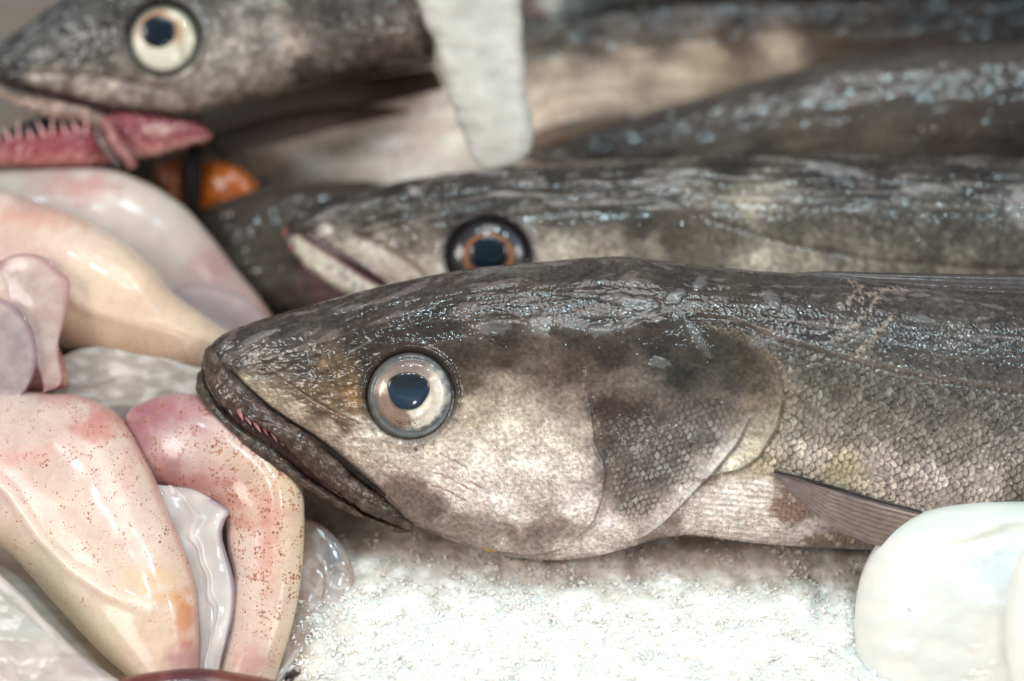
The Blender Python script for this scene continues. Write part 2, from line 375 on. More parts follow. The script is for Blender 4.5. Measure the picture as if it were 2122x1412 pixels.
# loose crushed ice: irregular grains scattered on the bed
def grains(n):
    r = np.random.RandomState(3)
    base = arr([(1, 0, 0), (-1, 0, 0), (0, 1, 0), (0, -1, 0), (0, 0, 1), (0, 0, -1)])
    F = arr([(0, 2, 4), (2, 1, 4), (1, 3, 4), (3, 0, 4), (2, 0, 5), (1, 2, 5), (3, 1, 5), (0, 3, 5)]).astype(int)
    x = r.uniform(590, 1830, n); y = 1085 + 370 * r.uniform(0, 1, n) ** 0.8
    keep = noise(x / 60, y / 45, 77) + 0.5 * r.uniform(-1, 1, n) + .5 * sm(1130, 1230, y + 40 * noise(x / 70, y / 40, 78)) > .25
    x, y = x[keep], y[keep]; n = len(x)
    s = np.clip(np.exp(r.normal(1.0, 0.42, n)), .8, 7)
    ix = np.clip(np.searchsorted(xa, x), 0, len(xa) - 1); iy = np.clip(np.searchsorted(ya, y), 0, len(ya) - 1)
    h = H[ix, iy] + s * 0.3
    P = base[None] * (s[:, None, None] * r.uniform(.5, 1.35, (n, 6, 1))) + r.normal(0, 0.25, (n, 6, 3)) * s[:, None, None]
    q = r.normal(size=(n, 4)); q /= np.linalg.norm(q, axis=1, keepdims=True); w, a, b, cc = q.T
    R = np.stack([1-2*(b*b+cc*cc), 2*(a*b-cc*w), 2*(a*cc+b*w), 2*(a*b+cc*w), 1-2*(a*a+cc*cc), 2*(b*cc-a*w), 2*(a*cc-b*w), 2*(b*cc+a*w), 1-2*(a*a+b*b)], -1).reshape(n, 3, 3)
    P = np.einsum('nij,nkj->nki', R, P) + np.stack([x, y, h], -1)[:, None]
    Fq = (F[None] + (np.arange(n) * 6)[:, None, None]).reshape(-1, 3)
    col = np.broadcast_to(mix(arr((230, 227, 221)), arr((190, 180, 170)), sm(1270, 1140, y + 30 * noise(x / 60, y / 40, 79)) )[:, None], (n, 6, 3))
    return tag(mesh_obj('ice_grains', P, Fq, M['grain'], None, 0, col, smooth=False), 'loose crushed ice grains over the white ice bed', 'ice', kind='stuff')
grains(15000)

# ================================================================== FRONT HAKE
G_HAKE = 'whole hake laid on the ice'
F1 = thing('hake', 'large grey hake in front, whole head in sharp focus, pale eye ring, closed dark lips', 'fish', (1061, 1150, 0), 0, G_HAKE)
top1 = fx([(418, 752), (425, 735), (436, 716), (460, 694), (500, 677), (560, 655), (640, 633), (700, 618), (760, 600), (850, 580), (950, 561), (1060, 548), (1150, 540), (1280, 531), (1400, 545), (1560, 561), (1700, 572), (1900, 590), (2122, 605), (2400, 615)])
bot1 = fx([(418, 765), (440, 775), (470, 800), (520, 840), (600, 900), (680, 955), (750, 1005), (800, 1040), (838, 1072), (870, 1094), (900, 1106), (960, 1128), (1030, 1146), (1100, 1158), (1160, 1160), (1230, 1152), (1300, 1134), (1370, 1114), (1420, 1108), (1500, 1117), (1600, 1128), (1700, 1134), (1850, 1140), (2122, 1130), (2400, 1100)])
wid1 = fx([(418, 8), (450, 34), (520, 66), (620, 100), (750, 135), (900, 160), (1050, 180), (1250, 198), (1500, 208), (1900, 205), (2400, 190)])
EX1, EY1 = 858, 818
SMP1 = [ # x, y, r, g, b skin colour, with the well-lit lower cheek painted in
 (440,720,66,58,54),(500,700,70,62,58),(600,670,72,64,60),(700,650,74,66,62),(850,620,76,68,65),(1000,590,74,66,62),(1200,580,72,64,60),(1400,590,70,62,58),(1600,610,72,64,60),(1800,630,76,67,64),(2050,650,78,69,66),
 (600,715,82,74,70),(750,690,70,60,54),(900,680,62,52,46),(1050,700,60,50,42),(1200,690,62,52,46),(1350,680,66,56,50),(1500,690,66,58,52),(1650,690,70,61,56),(1850,710,78,69,66),(2050,740,80,71,68),
 (500,750,86,78,70),(560,770,96,84,70),(640,760,84,76,66),(690,770,110,86,62),(735,790,120,92,60),(740,820,150,110,72),(700,830,130,100,74),(760,740,66,56,48),(800,710,60,50,44),
 (510,790,184,164,138),(560,820,186,164,138),(620,850,186,164,142),(690,890,184,162,142),(750,920,190,170,152),(640,820,120,96,74),
 (560,800,176,154,128),(720,870,118,90,72),(680,850,124,98,78),(765,890,200,188,170),
 (800,960,184,164,148),(830,940,196,178,162),(820,1010,140,116,104),(860,1010,128,104,94),(900,1050,120,98,88),(880,1030,132,108,96),(960,1075,140,118,104),(1000,1090,150,128,116),(905,1085,150,128,118),
 (900,930,206,188,174),(900,980,206,188,176),(960,1000,214,198,186),(1000,960,210,194,182),(1040,1030,216,202,192),(960,1040,208,190,178),
 (980,850,172,152,130),(970,780,100,84,66),(960,740,66,54,46),(1050,740,76,62,50),(1050,800,146,128,110),(1000,900,196,180,164),(1060,870,200,184,166),(1000,830,160,142,122),(1100,850,176,160,142),(1120,830,140,120,106),(1130,780,106,88,74),(1180,760,84,68,56),
 (1150,900,198,184,168),(1100,950,212,198,184),(1180,960,206,190,178),(1190,1040,216,202,192),(1200,880,176,158,142),(1180,830,140,120,104),
 (1060,1100,140,116,104),(1110,1085,136,112,100),(1160,1080,142,118,106),(1100,1130,160,140,128),(1040,1125,186,168,156),(1180,1130,206,190,180),(1080,1060,206,190,178),(1000,1120,160,142,130),
 (1250,740,62,52,46),(1350,730,56,50,44),(1450,730,62,56,48),(1530,740,74,64,52),(1400,780,56,52,46),(1500,790,76,68,60),(1560,800,92,80,66),(1250,800,110,94,82),(1300,790,120,106,94),(1340,800,110,98,90),
 (1250,845,78,64,56),(1300,850,70,58,52),(1360,830,112,100,92),(1290,900,82,72,66),(1400,860,110,98,92),(1480,840,112,100,92),(1540,830,124,108,90),
 (1250,900,90,78,70),(1260,960,116,102,94),(1320,940,104,92,86),(1380,930,92,82,76),(1440,900,98,90,84),(1300,1000,110,96,90),(1350,980,98,88,82),(1320,1030,140,122,114),
 (1430,980,190,180,172),(1400,1010,196,184,176),(1480,930,180,170,160),(1350,1060,196,180,172),(1270,1090,216,202,192),(1240,1120,214,198,188),(1300,1110,204,188,178),(1370,1085,160,136,126),(1340,1115,150,128,118),
 (1560,880,150,140,118),(1580,820,120,108,86),(1540,920,184,174,150),(1500,955,196,188,162),
 (1440,1030,214,196,186),(1500,1000,218,204,192),(1560,1000,214,198,188),(1500,1060,220,206,196),(1580,1070,216,200,190),(1600,960,150,132,110),(1560,960,170,150,124),(1440,1080,214,198,186),(1540,1110,206,188,176),(1700,1120,130,108,92),(1660,1100,196,176,164),
 (1600,720,86,76,68),(1620,800,112,100,84),(1640,880,132,120,100),(1640,930,166,152,132),(1680,930,168,152,132),(1720,955,164,144,104),(1760,985,168,152,124),(1700,900,132,118,98),
 (1700,780,96,86,74),(1800,820,100,90,78),(1900,840,98,88,78),(2050,860,100,90,82),(1750,870,122,110,94),(1850,900,120,108,94),(1950,920,122,110,98),(2080,930,124,112,102),
 (1800,960,164,146,132),(1900,980,166,148,136),(2000,990,164,146,134),(2100,1000,120,104,94),(1850,1020,160,142,128),(2100,800,92,82,76),(1950,780,88,78,72)]
PREOP = [(1213,745),(1209,772),(1213,800),(1220,841),(1228,911),(1246,946),(1249,973),(1242,1021),(1228,1065),(1212,1085),(1176,1118),(1132,1138),(1080,1140),(1026,1126)]
OPER = [(1600,830),(1534,863),(1509,911),(1465,964),(1422,1012),(1364,1071),(1330,1095),(1280,1128)]
MEMB = [(1380,668),(1417,664),(1483,668),(1549,705),(1584,749),(1602,823),(1588,880),(1553,938),(1518,962),(1465,974)]
LLINE = [(1417,655),(1500,665),(1582,703),(1690,735),(1784,760),(1911,788),(2037,807),(2122,820),(2400,850)]
def paint1(X, Y, T, S, front):
    v = Y - top1(X)                                            # distance below the back
    c = blend_pts(X, Y, SMP1, 3.3, 16, 1)
    lum = c.mean(-1); c = mix(c, c.mean(-1, keepdims=True) * arr((1.02, 1.0, .98)), np.where(X > 1600, .34, .14 + 0 * X)); c *= (0.80 + 0.28 * sm(60, 200, lum))[..., None]
    d = np.zeros(X.shape)
    # blotchy pigment
    m = fbm(X / 26, Y / 20, 3, 5); m2 = fbm(X / 9, Y / 8, 6, 4)
    m3 = fbm(X / 60, Y / 34, 9, 3); c *= (.97 + 0.10 * m + 0.17 * m2 + .05 * m3)[..., None]
    dk = sm(1.3, .2, np.hypot((X - 1290) / 90, (Y - 850) / 38) + .5 * m) * (X > 1214); c = mix(c, arr((50, 38, 33)), dk * .3)
    pale = sm(110, 170, c.mean(-1))
    pep = cells(X / 4.2, Y / 4.2, 41)[0]
    spk = sm(.42, .2, pep) * sm(0.05, .5, fbm(X / 60, Y / 42, 17, 3) + .35)
    c = mix(c, c * arr((.62, .54, .50)), np.clip(spk * pale * .55, 0, 1))
    # wandering brown veins on the cheek
    vein = np.exp(-(np.abs(fbm(X / 60, Y / 22 + X / 150, 31, 4)) / 0.04) ** 2) * sm(1260, 1160, X) * sm(880, 930, Y) * sm(760, 840, X)
    c = mix(c, arr((122, 96, 82)), vein * 0.35); d -= vein * 0.9
    # scales, flank
    body = sm(-3, 3, ldist(X, Y, MEMB)[0] * -1) * (X > 1400); body = np.where(X > 1603, 1.0, body)
    sdm = ldist(X, Y, MEMB)[0]
    body = np.where((X > 1395) & (Y > 640), np.where(X > 1640, 1.0, sm(2, 8, -sdm)), 0.0)
    sdl, adl, _ = ldist(X, Y, LLINE)
    below = sm(-4, 10, sdl)
    xs = X + 7 * noise(X / 70, Y / 50, 61) + 0.18 * (Y - 800); ys = Y - 0.20 * (X - 1600) + 6 * noise(X / 60, Y / 60, 62)
    h, e, rn = scales(xs + 2.5 * noise(X / 15, Y / 15, 65), ys + 2.5 * noise(X / 14, Y / 14, 66), 18.0, 2)
    belt = sm(1100, 1000, Y - 0.06 * (X - 1600)) * sm(12, -12, inpoly(X, Y, [(1420, 975), (1560, 962), (1660, 1000), (1760, 1050), (1800, 1150), (1400, 1150)])) * (.45 + .55 * sm(-.5, .1, noise(X / 60, Y / 50, 67)))
    sc = body * (below * 0.95 + 0.22 * (1 - below) * sm(40, 120, v)) * belt
    d += sc * (5.0 * (h - .4))
    tone = 0.66 + 0.70 * h * sm(1.0, .7, e) + 0.26 * (rn - .5) + .18 * noise(X / 22, Y / 18, 68)
    c = mix(c, c * tone[..., None], sc)
    c = mix(c, c * arr((.55, .47, .40)), sc * sm(.80, .98, e) * (.42 + .25 * m3))
    c = mix(c, arr((176, 180, 170)), sc * sm(.90, .97, rn) * sm(.4, .7, h) * .35)
    # fine scales above the lateral line
    h2, e2, r2 = scales(xs, ys, 12.0, 5); up = body * (1 - below) * sm(30, 90, v)
    d += up * 1.2 * (h2 - .5); c = mix(c, c * (0.85 + .3 * r2)[..., None], up)
    # lateral line groove
    ll = np.exp(-(adl / 4.5) ** 2) * (X > 1430); d -= ll * 1.8; c = mix(c, arr((58, 46, 38)), ll * .5 * sm(-.5,.3,m+.2))
    ll2 = np.exp(-((sdl + 9) / 6) ** 2) * (X > 1430); d += ll2 * 1.2; c = mix(c, arr((112, 98, 84)), ll2 * .3)
    # operculum scales
    reg = inpoly(X, Y, [(1228, 800), (1330, 800), (1490, 810), (1545, 850), (1500, 905), (1440, 965), (1370, 1030), (1320, 1075), (1262, 1060), (1252, 940), (1232, 880)])
    wsc = sm(-8, 26, reg + 14 * noise(X / 30, Y / 26, 52))
    h3, e3, r3 = scales(X + 0.35 * Y + 6 * noise(X / 50, Y / 50, 64), Y - 0.35 * X + 7 * noise(X / 40, Y / 40, 63), 15.5, 8)
    wsc *= 0.35 + .65 * sm(-.35, .15, noise(X / 42, Y / 34, 53))
    low = sm(830, 900, Y)
    d += wsc * 3.2 * (h3 - .4) * (0.3 + .7 * low)
    bead = sm(.92, .55, e3) * sm(.15, .6, h3)
    c = mix(c, arr((54, 43, 38)), wsc * (1 - bead) * .62)
    c = mix(c, mix(arr((146, 134, 124)), arr((170, 170, 164)), r3), wsc * bead * (.20 + .5 * r3) * low)
    # skin folds: preopercle step, gill cover edge, membrane edge
    sd, ad, par = ldist(X, Y, PREOP)
    d += np.where(sd > 0, 8.0 * np.exp(-ad / 42), 0) * sm(0, 0.10, par) * sm(1, .93, par) * sm(0, 3.5, ad) * (X < 1262)
    g = np.exp(-(ad / 2.4) ** 2) * sm(0, .12, par) * sm(1.0, .9, par)
    g = g * (.45 + .4 * m); c = mix(c, arr((70, 50, 42)), np.clip(g * 1.1, 0, 1)); d -= g * 2.2
    d -= 6 * np.exp(-((-sd - 14) / 16) ** 2) * (sd < 0) * sm(.05, .3, par) * sm(.8, .6, par)
    sd, ad, par = ldist(X, Y, OPER)
    ed = sm(.05, .35, par) * sm(1, .85, par)
    d += np.where(sd > 0, 13.0 * np.exp(-ad / 46), 0) * ed * sm(0, 3, ad)
    g = np.exp(-((sd + 2.5) / 3.0) ** 2) * ed; c = mix(c, arr((66, 50, 44)), g * .5); d -= g * 1.4
    g = np.exp(-((sd - 5) / 4.5) ** 2) * ed; c = mix(c, arr((206, 200, 194)), g * .5)
    sd, ad, par = ldist(X, Y, MEMB); em = sm(.03, .2, par)
    inside = (sd > 0)
    d += np.where(inside, 10.0 * np.exp(-ad / 34), 0) * em * sm(0, 3, ad)
    g = np.exp(-((sd + 2.5) / 3.4) ** 2) * em * sm(.3, .6, par); c = mix(c, arr((84, 64, 48)), g * .45); d -= g * 1.2
    g = np.exp(-((sd - 7) / 7) ** 2) * em * sm(.4, .7, par); c = mix(c, arr((156, 146, 126)), g * .28)
    h6, e6, r6 = scales(X + .3 * Y, Y, 10.0, 16); ck = (1 - body) * (1 - wsc) * sm(90, 150, v) * sm(620, 760, X) * sm(-.5, .2, noise(X / 50, Y / 40, 69)); c = mix(c, c * (.86 + .30 * h6 + .16 * (r6 - .5))[..., None], ck * .8); d += ck * 1.0 * (h6 - .4)
    # golden beads just behind the head above the gill
    sd9 = inpoly(X, Y, [(1440, 672), (1500, 680), (1570, 715), (1612, 770), (1640, 840), (1610, 850), (1590, 770), (1540, 715), (1470, 690)])
    gb = sm(-8, 6, sd9) * bead2(X, Y); c = mix(c, arr((150, 126, 100)), gb * .4); d += gb * 1.6
    # groove from the nostril to the eye with pale strip below
    NG = [(560, 770), (600, 790), (650, 825), (700, 852), (745, 872), (775, 892)]
    sd, ad, par = ldist(X, Y, NG); ed = sm(0, .15, par) * sm(1, .85, par)
    d += np.where(sd > 0, 5 * np.exp(-ad / 22), 0) * ed - 2.4 * np.exp(-(ad / 4) ** 2) * ed
    c = mix(c, arr((94, 68, 52)), np.exp(-(ad / 6) ** 2) * ed * .7)
    c = mix(c, arr((206, 196, 180)), np.exp(-((sd + 7) / 5) ** 2) * sm(.6, .8, par) * sm(1, .9, par) * .6)
    # dark slot above the upper lip
    SL = [(486, 770), (520, 803), (563, 842), (618, 878), (656, 900), (703, 938), (745, 976), (800, 1022)]
    sd, ad, par = ldist(X, Y, SL); c = mix(c, arr((44, 38, 38)), np.exp(-((sd - 2) / (3.5 + 9 * sm(.5, .75, par) * sm(1, .9, par))) ** 2) * .85)
    d -= 4 * np.exp(-((sd - 2) / 6) ** 2)
    # nostrils and snout wrinkles
    for (nx, ny, r) in ((664, 744, 9), (700, 752, 6), (484, 742, 10)):
        q = np.hypot(X - nx, (Y - ny) * 1.2); c = mix(c, arr((84, 82, 80)), sm(r, r * .4, q) * .6); d += -3.0 * np.exp(-(q / r) ** 2) + 2.0 * np.exp(-((q - r * 1.5) / (r * .5)) ** 2)
    c = mix(c, arr((190, 150, 110)), np.exp(-((np.hypot(X - 678, (Y - 752) * 1.1)) / 9) ** 2) * .5)
    sn = sm(900, 740, X) * sm(460, 520, X) * sm(60, 110, v) * sm(14, 40, -ldist(X, Y, SL)[0])
    d += sn * 2.6 * fbm(X / 34 + .3 * Y / 34, Y / 16, 71, 3)
    # long wet ridges along the back
    wv = v + 0.11 * (X - 900) * (X < 900) + 9 * noise(X / 150, v / 60, 80)
    r1 = fbm(X / 150, wv / 22, 81, 2); r2_ = fbm(X / 34, wv / 9, 85, 4)
    bk = sm(185, 95, v) * sm(430, 480, X)
    d += bk * (2.1 * r1 + 0.15 * r2_) * (0.5 + .5 * sm(2000, 1300, X))
    c = mix(c, c * (1 + .06 * r1 + .16 * r2_)[..., None], bk)
    c = mix(c, arr((126, 112, 110)), bk * sm(.30, .55, r1 + .5 * r2_) * .42)  # pinkish-grey slime and sheen on the ridge crests, put into the colour
    # standing slime line
    SLM = [(960, 672), (1040, 668), (1110, 690), (1180, 682), (1260, 690), (1330, 672), (1400, 668)]
    sd, ad, par = ldist(X, Y + 7 * noise(X / 30, Y / 30, 90), SLM); g = np.exp(-((ad) / 13) ** 2) * sm(0, .1, par) * sm(1, .9, par)
    d += g * 4.5; c = mix(c, arr((112, 106, 102)), g * .38 * sm(-.3, .4, noise(X / 34, Y / 22, 91) + .2))
    for (bx, by, rx, ry, a) in ((1020, 683, 44, 15, 0), (1120, 675, 28, 26, .3), (1245, 685, 45, 13, -.1), (1315, 632, 46, 18, .05), (1390, 618, 26, 14, -.5), (1585, 625, 30, 16, .8), (1618, 648, 22, 11, .9), (1430, 700, 52, 12, 1.0), (1355, 752, 22, 13, .1), (1880, 663, 30, 11, .12), (1440, 590, 24, 12, -.8), (1995, 707, 12, 7, -.4), (540, 700, 50, 9, -.4), (1560, 712, 36, 9, -.2), (730, 640, 40, 7, -.25), (1200, 615, 40, 6, .05)):
        ca, sa = math.cos(a), math.sin(a); q = np.hypot(((X - bx) * ca + (Y - by) * sa) / rx, (-(X - bx) * sa + (Y - by) * ca) / ry) + .28 * noise(X / 14, Y / 12, 95)
        g = sm(1.1, .75, q); d += g * 2.6 * (1 - .3 * q); c = mix(c, arr((138, 140, 142)), g * .38 * (1 - .5 * sm(.4, 1, q)))
    # pale scuffs behind the head
    for k_, pth in enumerate(([(1800, 618), (1780, 650), (1740, 680), (1700, 712)], [(1825, 660), (1800, 685), (1772, 715), (1750, 735)], [(1745, 575), (1770, 600), (1740, 625), (1720, 640)], [(1860, 600), (1800, 605), (1765, 625)])):
        sd, ad, par = ldist(X + 7 * noise(X / 12, Y / 12, 97), Y + 7 * noise(X / 10, Y / 11, 98), pth); g = sm(9, 2, ad) * sm(-.25, .3, m2 + .2)
        c = mix(c, arr((158, 140, 124)), g * .6); d += g * 1.6
    # scaled patches near the fin
    for (bx, by, rx, ry, col) in ((1622, 1040, 46, 40, (120, 92, 78)), (1705, 1112, 56, 20, (104, 82, 66))):
        q = np.hypot((X - bx) / rx, (Y - by) / ry) + .35 * noise(X / 16, Y / 14, 99); g = sm(1.15, .7, q)
        hh, ee, rr = scales(X, Y, 14, 11); d += g * 3 * (hh - .3); c = mix(c, arr(col) * (.7 + .55 * hh)[..., None] , g * .8); c = mix(c, arr((206, 184, 168)), g * (rr > .78) * .5)
    # thin muscle lines on the pale breast
    br = inpoly(X, Y, [(1440, 985), (1560, 965), (1640, 1000), (1720, 1100), (1600, 1120), (1420, 1105), (1380, 1060)])
    g = sm(-5, 15, br); d += g * .9 * np.sin((Y - .1 * (X - 1450)) / 1.9 + 1.5 * noise(X / 60, Y / 12, 101)); c = mix(c, c * (1 + .07 * fbm(X / 60, Y / 5, 102, 3))[..., None], g)
    g = sm(34, 12, np.hypot((X - 1388) / 1.6, (Y - 1083) * 1.4)) * .0
    # round spots along the breast edge
    for (bx, by, rx, ry) in ((1455, 985, 20, 12), (1385, 1072, 22, 9), (1345, 1105, 40, 12)):
        q = np.hypot((X - bx) / rx, (Y - by) / ry) + .25 * noise(X / 10, Y / 10, 103); c = mix(c, arr((132, 106, 94)), sm(1.1, .7, q) * .65)
    # throat skin folds
    sd, ad, par = ldist(X, Y, [(870, 1092), (940, 1112), (1000, 1140), (1080, 1146), (1160, 1128)]); c = mix(c, arr((96, 78, 68)), np.exp(-(ad / 2.2) ** 2) * .6); d -= 2 * np.exp(-(ad / 3.5) ** 2)
    for kx, pth in enumerate(([(880, 965), (940, 985), (1000, 1020)], [(960, 985), (1010, 1005)], [(870, 985), (930, 1010), (985, 1040)], [(905, 930), (960, 955), (985, 975)])):
        sd, ad, par = ldist(X, Y + 3 * noise(X / 12, Y / 12, 104 + kx), pth); g = np.exp(-(ad / 1.8) ** 2) * sm(0, .3, par) * sm(1, .7, par); c = mix(c, arr((116, 88, 74)), g * .6); d -= 1.5 * g
    # pore
    q = np.hypot(X - 867, Y - 926); c = mix(c, arr((70, 72, 74)), sm(6, 3, q) * .8); d -= 3 * np.exp(-(q / 5) ** 2)
    # eye socket
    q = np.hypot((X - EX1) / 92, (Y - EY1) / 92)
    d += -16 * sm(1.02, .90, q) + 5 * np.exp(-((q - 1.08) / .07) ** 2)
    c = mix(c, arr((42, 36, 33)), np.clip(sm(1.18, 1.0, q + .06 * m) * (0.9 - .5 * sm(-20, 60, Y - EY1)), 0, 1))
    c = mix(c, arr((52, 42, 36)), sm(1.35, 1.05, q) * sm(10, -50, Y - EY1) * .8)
    d += 1.0 * fbm(X / 7, Y / 6, 110, 3) * (0.5 + .5 * pale)
    return dict(col=c, disp=d)
def bead2(X, Y):
    h, e, r = scales(X + .3 * Y, Y, 13, 14); return sm(.95, .6, e) * sm(.2, .6, h)
xs1 = np.r_[np.arange(418, 470, 1.2), np.arange(470, 2140, 2.2), np.arange(2140, 2400, 10)]
A1 = np.stack([xs1, top1(xs1)], 1); B1 = np.stack([xs1, bot1(xs1)], 1)
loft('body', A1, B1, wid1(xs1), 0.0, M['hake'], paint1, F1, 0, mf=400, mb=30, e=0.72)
def surf1(x, y):
    t = np.clip((2 * y - top1(x) - bot1(x)) / (bot1(x) - top1(x)), -1, 1); return wid1(x) * (1 - t * t) ** 0.36
# eye
he = float(surf1(EX1, EY1)) - 16
def iris1(x, y, R, TH):
    r = np.hypot(x, y); a = np.degrees(np.arctan2(y, x)); n = fbm(x / 14, y / 14, 120, 4)
    c = mix(arr((190, 176, 160)), arr((210, 198, 182)), sm(-40, 30, x + 20 * n))
    c = mix(c, arr((122, 98, 84)), sm(-.1, .25, inpoly(x + 5 * n, y + 5 * n, [(-80, -8), (-38, -2), (-6, 30), (4, 60), (-30, 66), (-70, 40)]) / 40 + .1) * .9)
    c = mix(c, arr((104, 86, 80)), sm(-18, -46, y + 8 * n) * sm(60, 20, x) * .85)
    c = mix(c, arr((176, 146, 118)), sm(-30, -60, x + 10 * n) * sm(0, -12, y) * .5)
    c = mix(c, arr((160, 128, 112)), np.exp(-(((r - 46) / 5)) ** 2) * .35)
    c = mix(c, arr((84, 90, 92)), sm(66, 80, r + 7 * n + 6 * sm(0, 60, y)) * .85)
    c = mix(c, arr((66, 62, 60)), sm(76, 90, r + 5 * n))
    sp = cells(x / 4.5, y / 4.5, 124)[0]; c = mix(c, arr((40, 28, 26)), sm(.3, .15, sp) * sm(14, 6, np.abs(y - 56)) * sm(34, 20, np.abs(x + 5)))
    c *= (1 + .08 * n + .05 * np.sin(TH * 60) * sm(80, 50, r))[..., None]
    return dict(col=c, disp=-5 * np.exp(-((r - 74) / 5) ** 2))
eye = dome('eye', EX1, EY1, 89, 88, 34, he, M['eye'], iris1, F1, 0, 60, 140)
def pshape(TH): return 1 + .045 * np.cos(3 * (TH - math.radians(95))) + 0.02 * np.cos(5 * TH + 1)
def pupilpaint(x, y, R, TH):
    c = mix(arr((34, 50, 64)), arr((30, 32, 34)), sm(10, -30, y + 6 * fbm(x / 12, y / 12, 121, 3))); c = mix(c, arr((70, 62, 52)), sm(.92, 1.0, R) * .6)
    c = mix(c, arr((60, 84, 100)), np.exp(-((y - 16 - x * .2) / 5) ** 2) * sm(34, 10, np.abs(x)) * .35); return dict(col=c)  # soft blue-grey reflection band painted across the lower pupil
dome('pupil', EX1 - 5, EY1 - 12, 42, 38, 7, he + 34, M['pupil'], pupilpaint, eye, 0, 24, 80, pshape)
# lips and jaw
def lip_paint(base, hi, k):
    def f(X, Y, T, S, fr):
        n = fbm(X / 22, Y / 22, k, 4); n2 = fbm(X / 7, Y / 7, k + 3, 3)
        c = arr(base) * (1 + .22 * n + .18 * n2)[..., None]; c = mix(c, arr(hi), sm(.15, .7, n) * .45)
        fs = fbm(S * 30, T * 2.5, k + 6, 3)
        return dict(col=c, disp=1.4 * n + .3 * n2 + 1.5 * fs)
    return f
up = lambda p, n: curve(p, n)
U = up([(426,722),(440,716),(461,740),(486,774),(520,808),(563,846),(618,880),(656,908),(703,950),(745,990),(805,1032),(843,1056),(858,1078)], 260)
Lw = up([(422,742),(424,768),(448,818),(486,852),(520,872),(560,890),(592,915),(656,978),(711,1020),(762,1058),(809,1078),(838,1092),(852,1098)], 260)
hl = profile([10, 40, 64, 78, 90, 92, 84, 74, 60, 46], 260); wl = profile([8, 22, 26, 26, 28, 26, 24, 22, 18, 10], 260)
loft('upper_lip', U, Lw, wl, hl - 6, M['lip'], lip_paint((66, 52, 45), (104, 92, 90), 130), F1, 0, 44, 14, .7)
JA = up([(420,762),(432,800),(468,848),(515,888),(560,912),(600,946),(650,990),(711,1026),(762,1062),(809,1082),(846,1094)], 240)
JB = up([(407,776),(409,812),(442,855),(488,898),(548,953),(616,995),(677,1033),(741,1067),(792,1090),(826,1104),(852,1100)], 240)
hj = profile([-4, 24, 44, 56, 62, 62, 56, 48, 34], 240); wj = profile([12, 26, 30, 32, 32, 30, 26, 22, 12], 240)
loft('lower_jaw', JA, JB, wj, hj - 10, M['lip'], lip_paint((66, 54, 46), (96, 78, 62), 140), F1, 0, 44, 14, .7)
MA = up([(432,770),(500,850),(600,905),(700,1000),(800,1065)], 60); MB_ = up([(436,800),(500,885),(600,955),(700,1030),(800,1080)], 60)
loft('mouth_lining', MA, MB_, 16, profile([20, 45, 56, 46, 24], 60), M['flesh'], lambda X, Y, T, S, f: dict(col=np.broadcast_to(arr((58, 34, 34)), X.shape + (3,)) * (1 + .3 * fbm(X / 12, Y / 12, 150, 3))[..., None], disp=2 * fbm(X / 12, Y / 12, 151, 3)), F1, 0, 20, 8)
for (bx, by, tx, ty, r) in ((505, 848, 510, 870, 6), (520, 860, 527, 880, 5), (537, 868, 545, 895, 7), (556, 884, 561, 900, 4), (573, 890, 579, 914, 6), (590, 908, 594, 922, 4)):
    spike('tooth', (bx, by, 84), (tx, ty, 88), r, M['flesh'], F1, 0, (176, 118, 116))
# pectoral fin
def finpaint(ba, bb, dark, k, n_ray=18):
    def f(X, Y, T, S, fr):
        u = (T + 1) / 2; ray = np.cos(u * n_ray * 2 * math.pi + .15 * noise(S * 2, u * 4, k))
        c = mix(arr(ba), arr(bb), S) * (1 + .09 * ray + .1 * fbm(X / 20, Y / 12, k, 3))[..., None]
        c = mix(c, arr(dark), sm(.10, .0, u) * .9); return dict(col=c, disp=0.25 * ray)
    return f
FA = up([(1588, 964, ), (1650, 984), (1720, 1006), (1800, 1030), (1900, 1056), (2000, 1082), (2090, 1106)], 180)
FBx = up([(1584, 975), (1640, 1030), (1700, 1078), (1780, 1112), (1860, 1128), (1960, 1140), (2080, 1130)], 180)
FB = FBx + np.stack([0 * FBx[:, 0], 0 * noise(FBx[:, 0] / 9, FBx[:, 0] * 0, 161) + 6 * noise(FBx[:, 0] / 40, FBx[:, 0] * 0, 162)], 1)
loft('pectoral_fin', FA, FB, 5, profile([196, 208, 186, 140, 80], 180), M['fin'], finpaint((112, 96, 94), (124, 102, 84), (52, 42, 42), 160, 9), F1, 0, 150, 8, .5)
tube('fin_spine', [(1584, 966, 202), (1640, 980, 212), (1720, 1003, 210), (1800, 1028, 190), (1900, 1054, 160), (2000, 1080, 120)], 2.4, M['lip'], F1, 0, (32, 26, 26))
# folded dorsal fin
DA = up([(1640, 566), (1720, 563), (1800, 566), (1900, 568), (2000, 570), (2122, 572), (2400, 580)], 200)
DB = up([(1640, 574), (1720, 586), (1800, 602), (1900, 612), (2000, 620), (2122, 626), (2400, 632)], 200)
loft('dorsal_fin', DA, DB, 16, profile([-2, 44, 56, 60, 62], 200), M['lip'], finpaint((70, 64, 62), (64, 60, 60), (48, 42, 40), 170, 6), F1, 0, 80, 12, .6)

T2 = thing('fibre_strand', 'thin yellow brown strand looped on the ice under the front hake throat', 'strand', (990, 1120, 40), 0)
tube('strand', [(962, 1106, 60), (985, 1122, 62), (1010, 1136, 56), (1028, 1138, 52), (1032, 1126, 62), (1015, 1116, 72), (990, 1108, 76), (972, 1103, 76)], 1.9, M['slime'] if False else M['shell'], T2, 0, (196, 150, 60))

